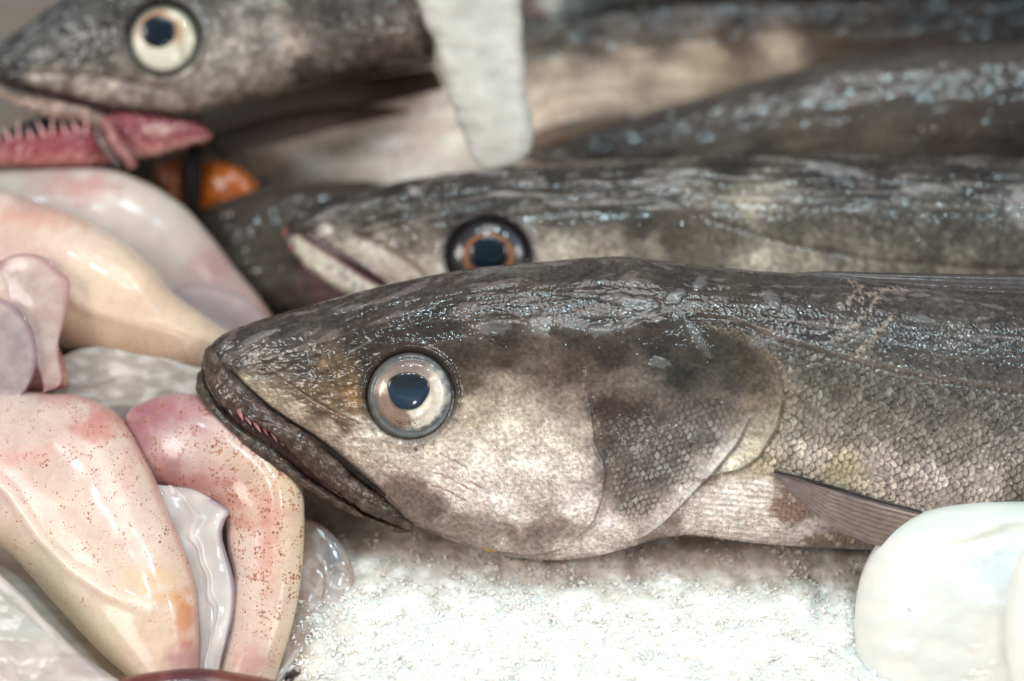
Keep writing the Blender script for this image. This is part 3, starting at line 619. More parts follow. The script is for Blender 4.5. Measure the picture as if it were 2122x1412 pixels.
# ================================================================== SECOND HAKE
H2 = -420
F2 = thing('hake', 'grey hake lying behind the front one, copper ringed eye half hidden, pale banded jaw', 'fish', (1500, 640, H2), H2, G_HAKE)
top2 = fx([(586, 480), (592, 458), (604, 443), (640, 426), (700, 411), (800, 386), (900, 366), (1000, 353), (1100, 343), (1200, 335), (1300, 330), (1500, 326), (1900, 325), (2400, 332)])
bot2 = fx([(586, 492), (620, 500), (680, 530), (740, 575), (790, 615), (860, 670), (1000, 720), (1300, 750), (1700, 750), (2400, 730)])
wid2 = fx([(586, 8), (620, 40), (700, 80), (850, 125), (1000, 150), (1300, 175), (2400, 170)])
EX2, EY2 = 1014, 538
SMP2 = [(600,460,70,62,60),(650,450,74,68,66),(700,430,72,64,60),(800,410,74,66,60),(900,400,72,62,56),(1000,390,70,61,56),(1150,370,70,61,56),(1300,360,68,60,56),(1500,350,66,58,54),(1700,360,64,56,52),(2000,360,66,58,54),
 (700,465,96,84,74),(760,470,84,72,62),(820,450,80,70,60),(900,440,92,80,68),(950,460,70,60,52),(1030,440,76,64,56),(1150,450,86,74,62),(1250,440,80,68,58),
 (680,485,196,182,160),(740,510,206,190,168),(780,540,204,186,166),(840,560,196,176,154),(800,500,150,130,108),(860,510,116,100,84),(900,520,140,122,102),(900,560,178,158,134),(880,580,190,168,146),(920,575,206,190,170),
 (1110,500,140,124,104),(1150,520,170,156,132),(1250,515,150,134,112),(1150,560,176,158,134),(1250,560,164,148,126),(1350,520,146,130,108),(1320,480,84,72,60),(1380,500,96,82,68),(1440,540,120,106,88),
 (1450,430,116,102,86),(1530,430,150,136,112),(1500,470,96,84,70),(1560,500,120,108,90),(1560,540,176,164,138),(1620,480,96,86,72),(1700,440,84,74,66),(1800,450,88,78,70),(1950,470,84,76,68),(2050,430,90,82,76),
 (1650,540,150,136,112),(1750,550,130,118,98),(1850,560,124,112,94),(1950,570,130,116,96),(2050,540,96,86,76),(1700,510,110,98,84),(1900,530,92,82,72),(2100,570,110,98,84),(1800,400,70,62,58)]
def paint2(X, Y, T, S, front):
    v = Y - top2(X); c = blend_pts(X, Y, SMP2, 3.4, 14, 201); c = mix(c, c.mean(-1, keepdims=True) * arr((1.02, 1.0, .97)), np.full(X.shape, .35)); c *= (0.70 + 0.27 * sm(60, 190, c.mean(-1)))[..., None]; m2 = fbm(X / 12, Y / 9, 205, 4)
    c *= (1 + .20 * m2 + .08 * fbm(X / 50, Y / 30, 206, 3))[..., None]; d = np.zeros(X.shape)
    r1 = fbm(X / 120, (v + .1 * (X - 900) * (X < 900)) / 15, 208, 3); bk = sm(150, 80, v)
    d += bk * 4 * r1; c = mix(c, c * (1 + .25 * r1)[..., None], bk); c = mix(c, arr((130, 120, 116)), bk * sm(.3, .7, r1 + .4 * m2) * .5)
    h, e, rn = scales(X + .15 * Y, Y - .15 * X, 15, 22)
    sc = sm(1420, 1480, X) * sm(70, 110, v) + .5 * sm(1060, 1120, X) * sm(1420, 1380, X) * sm(470, 500, Y)
    d += sc * 3 * (h - .4); c = mix(c, c * (.78 + .5 * h + .3 * (rn - .5))[..., None], sc)
    c = mix(c, arr((186, 186, 170)), sc * (rn > .9) * (h > .5) * .15)
    sd, ad, par = ldist(X, Y, [(1395, 430), (1450, 460), (1540, 490), (1650, 520), (1800, 545), (2000, 560), (2300, 570)])
    c = mix(c, arr((60, 50, 44)), np.exp(-(ad / 5) ** 2) * .6); d -= 3 * np.exp(-(ad / 6) ** 2)
    sd, ad, par = ldist(X, Y, [(1300, 400), (1400, 430), (1450, 480), (1480, 560), (1470, 620)])
    d += np.where(sd > 0, 8 * np.exp(-ad / 40), 0); c = mix(c, arr((64, 52, 46)), np.exp(-(ad / 5) ** 2) * .4)
    for (bx, by, rx, ry, a) in ((1020, 362, 44, 10, 0), (1720, 360, 80, 12, .2), (1910, 400, 60, 11, .05), (2080, 440, 22, 50, 0), (830, 432, 16, 7, .4), (865, 402, 22, 9, .5), (1050, 412, 34, 9, 0), (770, 425, 30, 8, -.4), (1410, 370, 40, 8, -.1), (700, 440, 40, 8, -.3), (1150, 430, 30, 8, .1)):
        ca, sa = math.cos(a), math.sin(a); q = np.hypot(((X - bx) * ca + (Y - by) * sa) / rx, (-(X - bx) * sa + (Y - by) * ca) / ry) + .3 * noise(X / 14, Y / 12, 225)
        g = sm(1.1, .6, q); d += g * 4; c = mix(c, arr((150, 148, 146)), g * .5)
    q = np.hypot((X - EX2) / 86, (Y - EY2) / 80); d += -14 * sm(1.02, .9, q) + 5 * np.exp(-((q - 1.1) / .08) ** 2)
    c = mix(c, arr((30, 26, 26)), sm(1.16, 1.0, q) * .85)
    sd, ad, par = ldist(X, Y, [(672, 478), (720, 496), (780, 520), (830, 550), (870, 580)]); c = mix(c, arr((100, 84, 70)), np.exp(-((sd + 14) / 6) ** 2) * .6 * sm(0, .3, par)); d -= 3 * np.exp(-((sd + 14) / 6) ** 2)
    d += 1.2 * fbm(X / 9, Y / 8, 230, 3)
    return dict(col=c, disp=d)
xs2 = np.r_[np.arange(586, 640, 2.5), np.arange(640, 2140, 4.0), np.arange(2140, 2400, 20)]
loft('body', np.stack([xs2, top2(xs2)], 1), np.stack([xs2, bot2(xs2)], 1), wid2(xs2), H2, M['hake_far'], paint2, F2, H2, mf=170, mb=20, e=.72)
def surf2(x, y):
    t = np.clip((2 * y - top2(x) - bot2(x)) / (bot2(x) - top2(x)), -1, 1); return H2 + wid2(x) * (1 - t * t) ** .36
he2 = float(surf2(EX2, EY2)) - 14
def iris2(x, y, R, TH):
    r = np.hypot(x, y * 1.05); n = fbm(x / 14, y / 14, 240, 3)
    c = mix(arr((38, 34, 34)), arr((70, 76, 84)), sm(20, 70, x + 8 * n) * sm(30, -20, y)); c = mix(c, arr((190, 170, 130)), sm(48, 62, x) * sm(6, 26, y))
    c = mix(c, arr((158, 98, 64)), np.exp(-((r - 45 - 4 * n) / 8) ** 2) * (.85 - .3 * n)); c = mix(c, arr((84, 58, 46)), sm(46, 36, r) * .7); c = mix(c, arr((22, 20, 22)), sm(66, 78, r)); return dict(col=c)
e2 = dome('eye', EX2, EY2, 82, 76, 30, he2, M['eye'], iris2, F2, H2, 40, 96)
dome('pupil', EX2, EY2 - 8, 38, 34, 7, he2 + 29, M['pupil'], lambda x, y, R, TH: dict(col=np.broadcast_to(arr((18, 26, 34)), x.shape + (3,))), e2, H2, 20, 60)
def jaw2(X, Y, T, S, fr):
    n = fbm(X / 14, Y / 14, 250, 3); c = arr((168, 156, 140)) * (1 + .16 * n)[..., None]
    c = mix(c, arr((70, 66, 70)), sm(.10, .0, S)); 
    for (bx, by) in ((691, 558), (713, 570), (722, 578), (742, 594), (756, 603)):
        q = np.hypot((X - bx) / 6, (Y - by) / 11) + .2 * n; c = mix(c, arr((104, 94, 86)), sm(1.4, .5, q) * .6)
    c = mix(c, arr((140, 106, 104)), sm(-.5, -.95, T) * .8); return dict(col=c, disp=1.5 * n)
J2A = up([(600, 478), (622, 484), (650, 503), (700, 536), (750, 570), (800, 600), (840, 628)], 120); J2B = up([(592, 492), (606, 514), (632, 548), (668, 578), (706, 602), (745, 622), (790, 650)], 120)
loft('jaw', J2A, J2B, profile([8, 24, 28, 28, 22], 120), profile([H2 + 8, H2 + 50, H2 + 80, H2 + 90], 120), M['lip'], jaw2, F2, H2, 40, 12, .7)
loft('mouth_lining', up([(640, 480), (720, 520), (830, 592)], 50), up([(632, 492), (710, 545), (815, 612)], 50), 12, profile([H2 + 40, H2 + 72, H2 + 84], 50), M['flesh'], lambda X, Y, T, S, f: dict(col=np.broadcast_to(arr((52, 26, 26)), X.shape + (3,)) * 1.0), F2, H2, 16, 6)
for (bx, by, tx, ty) in ((597, 476, 588, 494), (611, 508, 601, 524), (640, 545, 632, 562), (668, 570, 661, 588)):
    spike('tooth', (bx, by, H2 + 42), (tx, ty, H2 + 46), 4, M['flesh'], F2, H2, (150, 70, 60))

# ================================================================== OTHER FISH BEHIND
def simple_fish(obj, name_pts, topf, botf, widf, x0, x1, h0, k, step=7, mf=70, mat='hake_far', ridge=3.0, sc_w=1.0):
    def p(X, Y, T, S, fr):
        v = Y - topf(X); c = blend_pts(X, Y, name_pts, 3.2, 18, k); m2 = fbm(X / 16, Y / 12, k + 1, 4); r1 = fbm(X / 130, v / 18, k + 2, 3)
        c = mix(c, c.mean(-1, keepdims=True) * arr((1.04, 1.0, .96)), np.full(X.shape, .35)); c *= ((0.80 + .24 * sm(60, 160, c.mean(-1))) * (1 + .12 * m2 + .14 * r1))[..., None]; h, e, rn = scales(X, Y, 17, k)
        return dict(col=c * (1 + sc_w * .25 * (h - .5))[..., None], disp=ridge * r1 + 2 * m2 + sc_w * 2 * (h - .5))
    xs = np.arange(x0, x1, step)
    return loft('body', np.stack([xs, topf(xs)], 1), np.stack([xs, botf(xs)], 1), widf(xs), h0, M[mat], p, obj, h0, mf=mf, mb=14, e=.75)
H3 = -690
F3 = thing('hake', 'dark grey hake body above the second fish, tapering left with blue glints on its back', 'fish', (1700, 400, H3), H3, G_HAKE)
simple_fish(F3, [(1150,290,79,68,61),(1300,270,72,63,58),(1450,230,68,60,56),(1600,190,72,65,60),(1800,140,79,72,67),(2050,120,75,68,63),(1300,310,70,61,56),(1500,260,79,70,65),(1700,230,84,75,68),(1900,200,82,75,70),(2100,200,68,60,56),(1500,300,94,84,75),(1650,290,92,78,66),(1800,300,92,78,66),(1950,290,72,58,49),(2100,290,53,43,39),(1750,260,77,63,55),(1550,350,60,51,46)],
            fx([(1090, 318), (1150, 292), (1200, 272), (1300, 248), (1400, 216), (1500, 186), (1560, 168), (1700, 134), (1900, 107), (2122, 88), (2500, 70)]),
            fx([(1090, 330), (1200, 372), (1400, 410), (1700, 420), (2500, 430)]), fx([(1090, 8), (1200, 50), (1400, 95), (1700, 130), (2500, 150)]), 1090, 2500, H3, 300, 6, 90)
loft('fin', up([(1024, 326), (1080, 292), (1150, 262), (1230, 244), (1300, 236)], 70), up([(1030, 330), (1090, 318), (1150, 300), (1230, 276), (1310, 250)], 70), 5, H3 + profile([10, 30, 40], 70), M['fin'], finpaint((118, 98, 82), (96, 82, 70), (50, 46, 44), 310, 7), F3, H3, 40, 8, .5)

H5 = -600
F5 = thing('hake', 'dark brown hake head in shadow between the squid pile and the second hake', 'fish', (640, 640, H5), H5, G_HAKE)
simple_fish(F5, [(430,450,62,50,44),(500,420,66,54,46),(600,400,70,58,50),(700,395,72,60,52),(500,490,64,52,46),(600,470,76,64,54),(480,540,84,72,60),(560,560,98,86,70),(560,620,92,82,70),(620,540,92,80,66),(640,590,128,96,94),(680,600,132,92,96),(620,640,98,80,70),(560,520,80,68,56)],
            fx([(392, 470), (420, 436), (480, 408), (560, 387), (650, 378), (720, 376), (800, 380), (1000, 392)]), fx([(392, 480), (440, 580), (500, 640), (600, 690), (800, 700), (1000, 700)]),
            fx([(392, 10), (450, 70), (600, 110), (1000, 120)]), 392, 1000, H5, 320, 6, 70, sc_w=.3)

H7 = -940
F7 = thing('hake', 'dark brown hake along the top edge with its broad pale belly turned forward', 'fish', (1200, 420, H7), H7, G_HAKE)
SMP7 = [(1100,60,84,76,72),(1200,50,62,52,46),(1200,80,66,52,46),(1350,50,52,42,40),(1500,40,48,38,36),(1700,50,46,38,36),(1900,60,44,36,36),(2100,60,40,36,36),(1300,20,70,64,60),(1600,0,56,48,46),
 (1150,110,84,66,52),(1300,95,100,80,62),(1500,95,90,70,54),(1700,105,82,64,50),(1900,120,70,56,48),(1150,150,183,156,129),(1300,140,170,143,117),(1450,140,156,129,102),(1600,140,156,131,107),(1250,200,183,158,134),(1400,190,173,148,122),(1150,230,183,153,131),(1250,240,173,146,122),(1100,280,197,173,152),
 (1000,200,212,188,166),(850,180,169,150,132),(800,240,220,202,184),(700,280,234,216,198),(600,300,226,208,189),(900,260,236,218,200),(500,320,212,193,178),(800,320,236,230,222),(950,330,236,230,212),(650,350,236,230,222),(900,370,236,230,222),(560,370,212,184,168),(700,220,96,82,72),(600,250,90,78,72),(500,280,86,78,74),(450,250,60,54,50),(450,340,212,193,174)]
simple_fish(F7, SMP7, fx([(400, 150), (500, 120), (700, 70), (900, 30), (1090, -30), (1300, -60), (1700, -70), (2600, -80)]),
            fx([(400, 300), (450, 360), (520, 400), (700, 440), (1000, 450), (1400, 400), (1800, 330), (2600, 300)]),
            fx([(400, 40), (500, 110), (800, 160), (1300, 180), (2600, 150)]), 400, 2600, H7, 330, 8, 90, mat='hake_dull', sc_w=.0, ridge=3)
H8 = -800
F8 = thing('hake', 'hake snout poking in at the top edge, right of the white ice spike', 'fish', (1200, 40, H8), H8, G_HAKE)
simple_fish(F8, [(1090,30,126,104,100),(1110,45,150,90,84),(1140,20,168,164,156),(1180,10,100,106,104),(1160,50,66,66,64),(1220,30,70,76,74),(1300,0,66,66,64),(1400,-20,60,56,54),(1250,40,54,52,48)],
            fx([(1060, 20), (1090, -20), (1200, -80), (1400, -140), (2200, -180)]), fx([(1060, 42), (1100, 62), (1200, 66), (1300, 44), (1400, 20), (1700, 4), (2200, -10)]), fx([(1060, 5), (1120, 30), (1300, 60), (2200, 80)]), 1060, 2200, H8, 340, 7, 60, mat='hake_dull', sc_w=.2)

# ================================================================== TOP-LEFT HAKE WITH OPEN MOUTH
H4 = -560
F4 = thing('hake', 'hake at the top left, mouth gaping, big cream ringed eye, pink toothed jaw', 'fish', (400, 260, H4), H4, G_HAKE)
top4 = fx([(-60, 140), (-30, 118), (0, 95), (60, 52), (110, 15), (180, -22), (300, -60), (500, -95), (700, -110), (960, -120)])
bot4 = fx([(-60, 160), (-20, 168), (30, 190), (100, 206), (180, 226), (260, 240), (340, 246), (410, 238), (470, 222), (560, 200), (700, 168), (800, 152), (900, 134), (960, 120)])
wid4 = fx([(-60, 8), (0, 45), (100, 80), (250, 115), (500, 140), (960, 150)])
SMP4 = [(0,120,62,62,62),(60,80,74,76,76),(120,50,78,78,76),(60,130,66,66,64),(150,90,84,82,78),(200,40,96,92,88),(200,110,74,68,64),(150,120,70,66,62),(250,60,78,70,64),(260,20,84,78,72),(350,10,78,70,64),(450,20,104,94,86),(240,140,110,98,88),
 (40,160,52,48,48),(80,168,176,160,142),(130,172,170,152,134),(200,182,186,168,150),(260,190,188,170,152),(300,165,150,132,116),(330,200,184,166,150),(380,190,170,152,138),(60,190,70,54,52),(150,205,110,88,82),(240,215,170,150,136),(330,225,150,130,120),(410,225,176,156,144),
 (450,60,128,116,106),(470,120,162,148,136),(520,60,140,128,118),(550,100,158,144,132),(600,150,176,160,146),(620,115,190,160,138),(500,180,176,158,142),(450,200,180,162,148),(640,60,120,106,98),(640,150,108,92,84),(700,120,140,124,112),(680,30,86,76,70),(720,60,96,86,80),(780,40,112,100,94),(840,80,154,132,120),(820,110,130,106,96),(800,20,96,88,82),(880,60,110,92,84),(760,140,110,92,82)]
EX4, EY4 = 357, 95
def paint4(X, Y, T, S, fr):
    c = blend_pts(X, Y, SMP4, 3.2, 16, 351); m2 = fbm(X / 14, Y / 11, 352, 4); v = Y - top4(X); r1 = fbm(X / 70 + v / 60, v / 12, 353, 3); bk = sm(110, 60, v) * sm(460, 300, X)
    m5 = fbm(X / 38, Y / 30, 355, 4); c = mix(c, c.mean(-1, keepdims=True) * arr((1.02, 1.0, .97)), np.full(X.shape, .4)); c *= ((.86 + .18 * m2 + .24 * m5) * (.82 + .22 * sm(70, 170, c.mean(-1))))[..., None]; c = mix(c, arr((112, 116, 122)), bk * sm(.2, .7, r1) * .5); d = 3 * r1 * bk + 2 * m2
    SL = [(45, 155), (80, 160), (150, 162), (230, 168), (300, 184), (350, 192)]
    sd, ad, par = ldist(X, Y, SL); c = mix(c, arr((62, 48, 46)), np.exp(-(ad / 4) ** 2) * .8); d -= 3 * np.exp(-(ad / 5) ** 2)
    sd, ad, par = ldist(X, Y, [(-40, 160), (30, 188), (120, 206), (240, 232), (400, 244)]); c = mix(c, arr((64, 42, 46)), np.exp(-((sd) / 9) ** 2) * .85 * sm(.98, .7, par))
    q = np.hypot((X - EX4) / 76, (Y - EY4) / 76); d += -14 * sm(1.02, .9, q) + 6 * np.exp(-((q - 1.1) / .08) ** 2); c = mix(c, arr((36, 32, 30)), sm(1.22, 1.0, q) * (.8 - .55 * sm(-20, 40, Y - EY4)))
    return dict(col=c, disp=d)
xs4 = np.arange(-60, 905, 4.5)
loft('body', np.stack([xs4, top4(xs4)], 1), np.stack([xs4, bot4(xs4)], 1), wid4(xs4), H4, M['hake_far'], paint4, F4, H4, mf=120, mb=16, e=.72)
def surf4(x, y):
    t = np.clip((2 * y - top4(x) - bot4(x)) / (bot4(x) - top4(x)), -1, 1); return H4 + wid4(x) * (1 - t * t) ** .36
he4 = float(surf4(EX4, EY4)) - 12
def iris4(x, y, R, TH):
    r = np.hypot(x, y); n = fbm(x / 14, y / 14, 360, 3); c = mix(arr((190, 178, 156)), arr((202, 196, 176)), sm(-30, 40, y))
    c = mix(c, arr((150, 110, 82)), np.exp(-((np.hypot(x + 6, y + 10) - 38) / 8) ** 2) * sm(20, -10, y) * .9); c = mix(c, arr((90, 62, 48)), sm(10, -30, y + .4 * x) * sm(0, -40, x) * .0)
    c = mix(c, arr((150, 112, 86)), sm(-18, -50, y) * sm(20, -6, x) * .8); c = mix(c, arr((128, 112, 88)), np.exp(-(((x - y * .2) - 34) / 5) ** 2) * sm(-10, 10, y) * .4)
    c = mix(c, arr((96, 98, 88)), sm(58, 64, r)); c = mix(c, arr((40, 40, 40)), sm(66, 72, r)); return dict(col=c)
e4 = dome('eye', EX4, EY4 + 3, 72, 71, 28, he4, M['eye'], iris4, F4, H4, 36, 90)
dome('pupil', EX4 - 9, EY4 - 12, 35, 33, 6, he4 + 27, M['pupil'], lambda x, y, R, TH: dict(col=np.broadcast_to(arr((18, 26, 36)), x.shape + (3,))), e4, H4, 18, 50)
# upper jaw bar, gum, lower jaw
def flat(col, k, a=.15, hi=None):
    def f(X, Y, T, S, fr):
        n = fbm(X / 20, Y / 14, k, 3); c = arr(col) * (1 + a * n)[..., None]
        if hi is not None: c = mix(c, arr(hi), sm(0, .6, n) * .6)
        return dict(col=c, disp=1.5 * n)
    return f
loft('upper_jaw_edge', up([(-60, 158), (0, 186), (60, 205), (130, 216), (200, 234), (250, 258)], 70), up([(-60, 172), (0, 204), (60, 232), (110, 248), (180, 262), (240, 280)], 70), 14, H4 + profile([10, 40, 60, 50], 70), M['flesh'], flat((122, 98, 86), 370, .2, (160, 130, 112)), F4, H4, 24, 10)
loft('mouth_interior', up([(-60, 296), (0, 284), (60, 252), (130, 238), (230, 240), (330, 250), (420, 262)], 80), up([(-60, 330), (0, 335), (100, 342), (200, 335), (300, 325), (380, 312), (430, 296)], 80), 22, H4 + profile([10, 10, 5, 0], 80), M['flesh'], lambda X, Y, T, S, f: dict(col=mix(np.broadcast_to(arr((26, 24, 24)), X.shape + (3,)), arr((150, 62, 70)), sm(120, 220, X + 30 * noise(X / 30, Y / 20, 372)))), F4, H4, 24, 8)
def gum(X, Y, T, S, fr):
    n = fbm(X / 14, Y / 10, 374, 3); c = mix(arr((124, 54, 60)), arr((172, 112, 104)), sm(-.2, .9, T + .5 * n)); c = mix(c, arr((120, 44, 54)), sm(.2, .8, fbm(X / 16, Y / 12, 377, 3)) * .6); return dict(col=c, disp=3 * n)
loft('lower_jaw', up([(-60, 296), (0, 294), (60, 286), (120, 276), (180, 270), (228, 286), (246, 330)], 80), up([(-60, 345), (0, 350), (60, 352), (130, 353), (190, 350), (235, 344), (252, 336)], 80), profile([26, 34, 36, 30, 10], 80), H4 + profile([40, 60, 60, 50], 80), M['flesh'], gum, F4, H4, 40, 12)
def ch(X, Y, T, S, fr):
    n = fbm(X / 14, Y / 10, 376, 3); c = mix(arr((116, 52, 58)), arr((186, 136, 124)), sm(.1, .8, T + .3 * n)); c = mix(c, arr((176, 152, 136)), sm(1.1, .6, np.hypot((X - 338) / 40, (Y - 278) / 13)) * .8); c = mix(c, arr((110, 50, 56)), sm(.1, .7, fbm(X / 18, Y / 12, 378, 3)) * .6); return dict(col=c, disp=3 * n)
loft('jaw_corner', up([(222, 248), (270, 240), (340, 250), (400, 258), (438, 272), (446, 284)], 70), up([(226, 300), (262, 322), (310, 332), (370, 316), (420, 300), (444, 292)], 70), profile([16, 26, 26, 8], 70), H4 + profile([56, 60, 54], 70), M['flesh'], ch, F4, H4, 30, 10)
for i, x in enumerate(range(-14, 200, 23)):
    b = float(np.interp(x, [-20, 60, 120, 180, 220], [300, 290, 281, 274, 284])); hh = (24, 42, 30, 46, 20, 36, 44, 26)[i % 8]
    spike('tooth', (x + (i % 3) * 4, b + 8, H4 + 92), (x + 6 - (i % 3) * 5, b - hh * .8, H4 + 96), 3.5 + .6 * (i % 3), M['flesh'], F4, H4, (216, 160, 154))
tube('gill_shred', [(232, 262, H4 + 90), (250, 290, H4 + 110), (262, 315, H4 + 112), (282, 336, H4 + 112), (290, 352, H4 + 104)], 11, M['flesh'], F4, H4, (140, 92, 88))
tube('gill_shred', [(215, 270, H4 + 80), (226, 300, H4 + 104), (246, 330, H4 + 106), (262, 350, H4 + 96)], 8, M['flesh'], F4, H4, (96, 80, 74))
loft('pectoral_fin', up([(425, 236), (500, 216), (620, 190), (760, 160), (900, 136)], 90), up([(440, 288), (520, 262), (640, 232), (780, 214), (920, 178)], 90), 7, H4 + profile([60, 20, -60], 90), M['matte'], finpaint((34, 28, 25), (56, 44, 38), (96, 82, 64), 380, 8), F4, H4, 60, 8, .5)
loft('pelvic_fin', up([(440, 280), (520, 254), (640, 224), (760, 212), (850, 220)], 70), up([(450, 306), (520, 306), (600, 288), (700, 258), (840, 226)], 70), 6, H4 + profile([0, -40, -120], 70), M['matte'], finpaint((48, 44, 42), (104, 86, 80), (36, 34, 34), 384, 7), F4, H4, 50, 8, .5)

# ================================================================== ICE SPIKE, ORANGE SHELLS, BACK
def rag(c, k, a=3.5): return c + a * np.stack([noise(c[:, 1] / 22, c[:, 0] / 50, k), noise(c[:, 0] / 20, c[:, 1] / 30, k + 1)], 1)
SP = thing('ice_spike', 'tapering white ice spike hanging down between the rear fish', 'ice', (1040, 330, -380), -380)
def icep(X, Y, T, S, fr):
    n = fbm(X / 60, Y / 60, 400, 2); c = arr((184, 180, 172)) * (1 + .05 * n)[..., None]
    for (bx, by, r) in ((965, 195, 12), (1010, 60, 14), (1000, 110, 10), (960, 20, 16), (1020, 160, 8)): c = mix(c, arr((150, 144, 136)), sm(1.5, .2, np.hypot(X - bx, Y - by) / (1.6 * r) + .5 * n) * .3)
    return dict(col=c, disp=2.5 * n)
loft('ice_body', rag(up([(840, -80), (862, 0), (900, 90), (925, 180), (945, 240), (965, 295), (985, 335), (1000, 348)], 130), 411), rag(up([(1075, -80), (1082, 0), (1084, 90), (1090, 180), (1102, 240), (1106, 290), (1090, 330), (1040, 350)], 130), 413), profile([50, 52, 48, 40, 14], 130), -380, M['icelump'], icep, SP, -380, 70, 20, .6)
G_SH = 'orange shell pieces behind the squid'
for nm, lab, A, B, col in (('a', 'darker orange shell piece left of the black bar, touching the pale rear squid', [(325, 340), (350, 330), (392, 324)], [(322, 372), (350, 430), (392, 470)], (92, 46, 18)),
                           ('b', 'bright orange rounded shell piece right of the black bar above the dark hake', [(418, 335), (470, 338), (515, 360), (548, 398)], [(416, 440), (460, 440), (510, 430), (548, 408)], (138, 68, 20))):
    o = thing('shell_piece', lab, 'shellfish', (*np.mean([A[-1], B[-1]], 0), -600), -600)
    def shp(X, Y, T, S, fr, col=col): 
        n = fbm(X / 20, Y / 16, 410, 3); c = arr(col) * (1 + .15 * n)[..., None]; c = mix(c, arr((96, 60, 24)), np.exp(-((X - 462 - (Y - 380) * .15) / 4) ** 2) * sm(30, 20, np.abs(Y - 385)) * .8); return dict(col=c, disp=1.5 * n)
    loft('shell', up(A, 50), up(B, 50), profile([14, 36, 40, 10], 50), -600, M['shell'], shp, o, -600, 40, 12)
o = thing('black_bar', 'black upright bar between the two orange shell pieces', 'divider', (404, 440, -580), -580)
loft('bar', up([(392, 300), (390, 450)], 20), up([(424, 300), (416, 450)], 20), 14, -560, M['matte'], lambda X, Y, T, S, f: dict(col=np.broadcast_to(arr((16, 13, 12)), X.shape + (3,)) * 1.0), o, -580, 16, 8, .5)
# grey stall back panel seen in the top left corner and inside the gape
BK = -1150
bx_ = np.linspace(-2400, 4400, 30); by_ = np.linspace(-1500, 900, 20); Xb, Yb = np.meshgrid(bx_, by_, indexing='ij')
tag(mesh_obj('back_panel', np.stack([Xb, Yb, BK + 0 * Xb + .0 * Yb], -1), gquads(30, 20, False), wet('painted_panel', rough=.6, coat=0, fine=None, film=None, base=(104, 92, 86), mott=.05), None, BK), 'plain grey brown panel behind the fish, seen past the top left snout', 'panel')

# ================================================================== SQUID
G_SQ = 'squid piled left of the front hake'
def squid(label, at, h0): return thing('squid', label, 'squid', at, h0, G_SQ)
def sq_paint(pts, k, dens=None, extra=None, warp=18):
    def f(X, Y, T, S, fr):
        c = blend_pts(X, Y, [p[:5] for p in pts], 3.0, warp, k); n = fbm(X / 40, Y / 40, k + 1, 4); n2 = fbm(X / 12, Y / 10, k + 2, 3); c = mix(c, c.mean(-1, keepdims=True) * arr((1.05, 1.0, .95)), np.full(X.shape, .22)) * .95
        c *= (1 + .03 * n + .025 * n2)[..., None]
        blush = sm(.25, .75, fbm(X / 46, Y / 28, k + 3, 4)); c = mix(c, arr((186, 144, 134)), blush * .14)
        d = 1.0 * noise(X / 70, Y / 70, k + 9); dn = np.full(X.shape, .8) if dens is None else dens(X, Y, n, n2); dn = dn * (.55 + .8 * sm(-.5, .6, fbm(X / 26, Y / 26, k + 5, 3)))
        if extra: c, d, dn = extra(X, Y, T, S, c, d, dn, n)
        return dict(col=c, disp=d, dots=np.clip(dn * 1.25, 0, 1.8))
    return f
def memb_paint(a, b, edge, k, ew=.12):
    def f(X, Y, T, S, fr):
        n = fbm(X / 34, Y / 28, k, 4); c = mix(arr(a), arr(b), sm(-.6, .6, n)); e = np.maximum(sm(1 - 2 * ew, 1, np.abs(T)), sm(ew, 0, np.minimum(S, 1 - S)))
        c = mix(c, arr(edge), e * .8); return dict(col=c, disp=2.0 * noise(X / 60, Y / 50, k + 1))
    return f
# --- D: pale squid at the back
Hd = -450
D = squid('pale squid at the back of the pile under the gaping jaw, freckle free and blurred', (330, 640, Hd), Hd)
def exD(X, Y, T, S, c, d, dn, n):
    c = mix(c, arr((170, 116, 108)), sm(1.2, .3, np.hypot((X - 180) / 75, (Y - 395) / 38) + .4 * n) * .55); c = mix(c, arr((168, 120, 118)), sm(1.1, .3, np.hypot((X - 440) / 60, (Y - 560) / 40) + .4 * n) * .4)
    return c, d, dn * 0 + .25
loft('mantle', up([(-120, 372), (0, 358), (110, 352), (220, 352), (300, 378), (370, 420), (430, 482), (490, 560), (540, 622), (585, 690)], 170), up([(-120, 560), (0, 600), (110, 640), (220, 690), (320, 730), (420, 760), (470, 760), (510, 750), (550, 730), (588, 700)], 170), profile([90, 110, 110, 95, 60, 20], 170), Hd, M['squid'],
     sq_paint([(0,380,178,168,158,),(100,380,176,150,142),(200,370,190,170,160),(300,430,196,176,164),(250,500,200,182,170),(380,520,192,174,162),(450,560,176,148,144),(500,620,186,150,144),(400,650,182,160,158),(540,660,188,140,128),(0,500,190,170,160),(350,440,190,176,164)], 500, extra=exD), D, Hd, 90, 20, .8)
loft('fin', up([(356, 610), (400, 592), (460, 596), (520, 618), (556, 650), (570, 690)], 90), up([(366, 622), (400, 650), (440, 690), (490, 720), (530, 722), (566, 704)], 90), 5, Hd + profile([92, 104, 96, 60], 90), M['membrane'], memb_paint((186, 168, 168), (196, 180, 178), (150, 118, 124), 510), D, Hd, 60, 10, .5)
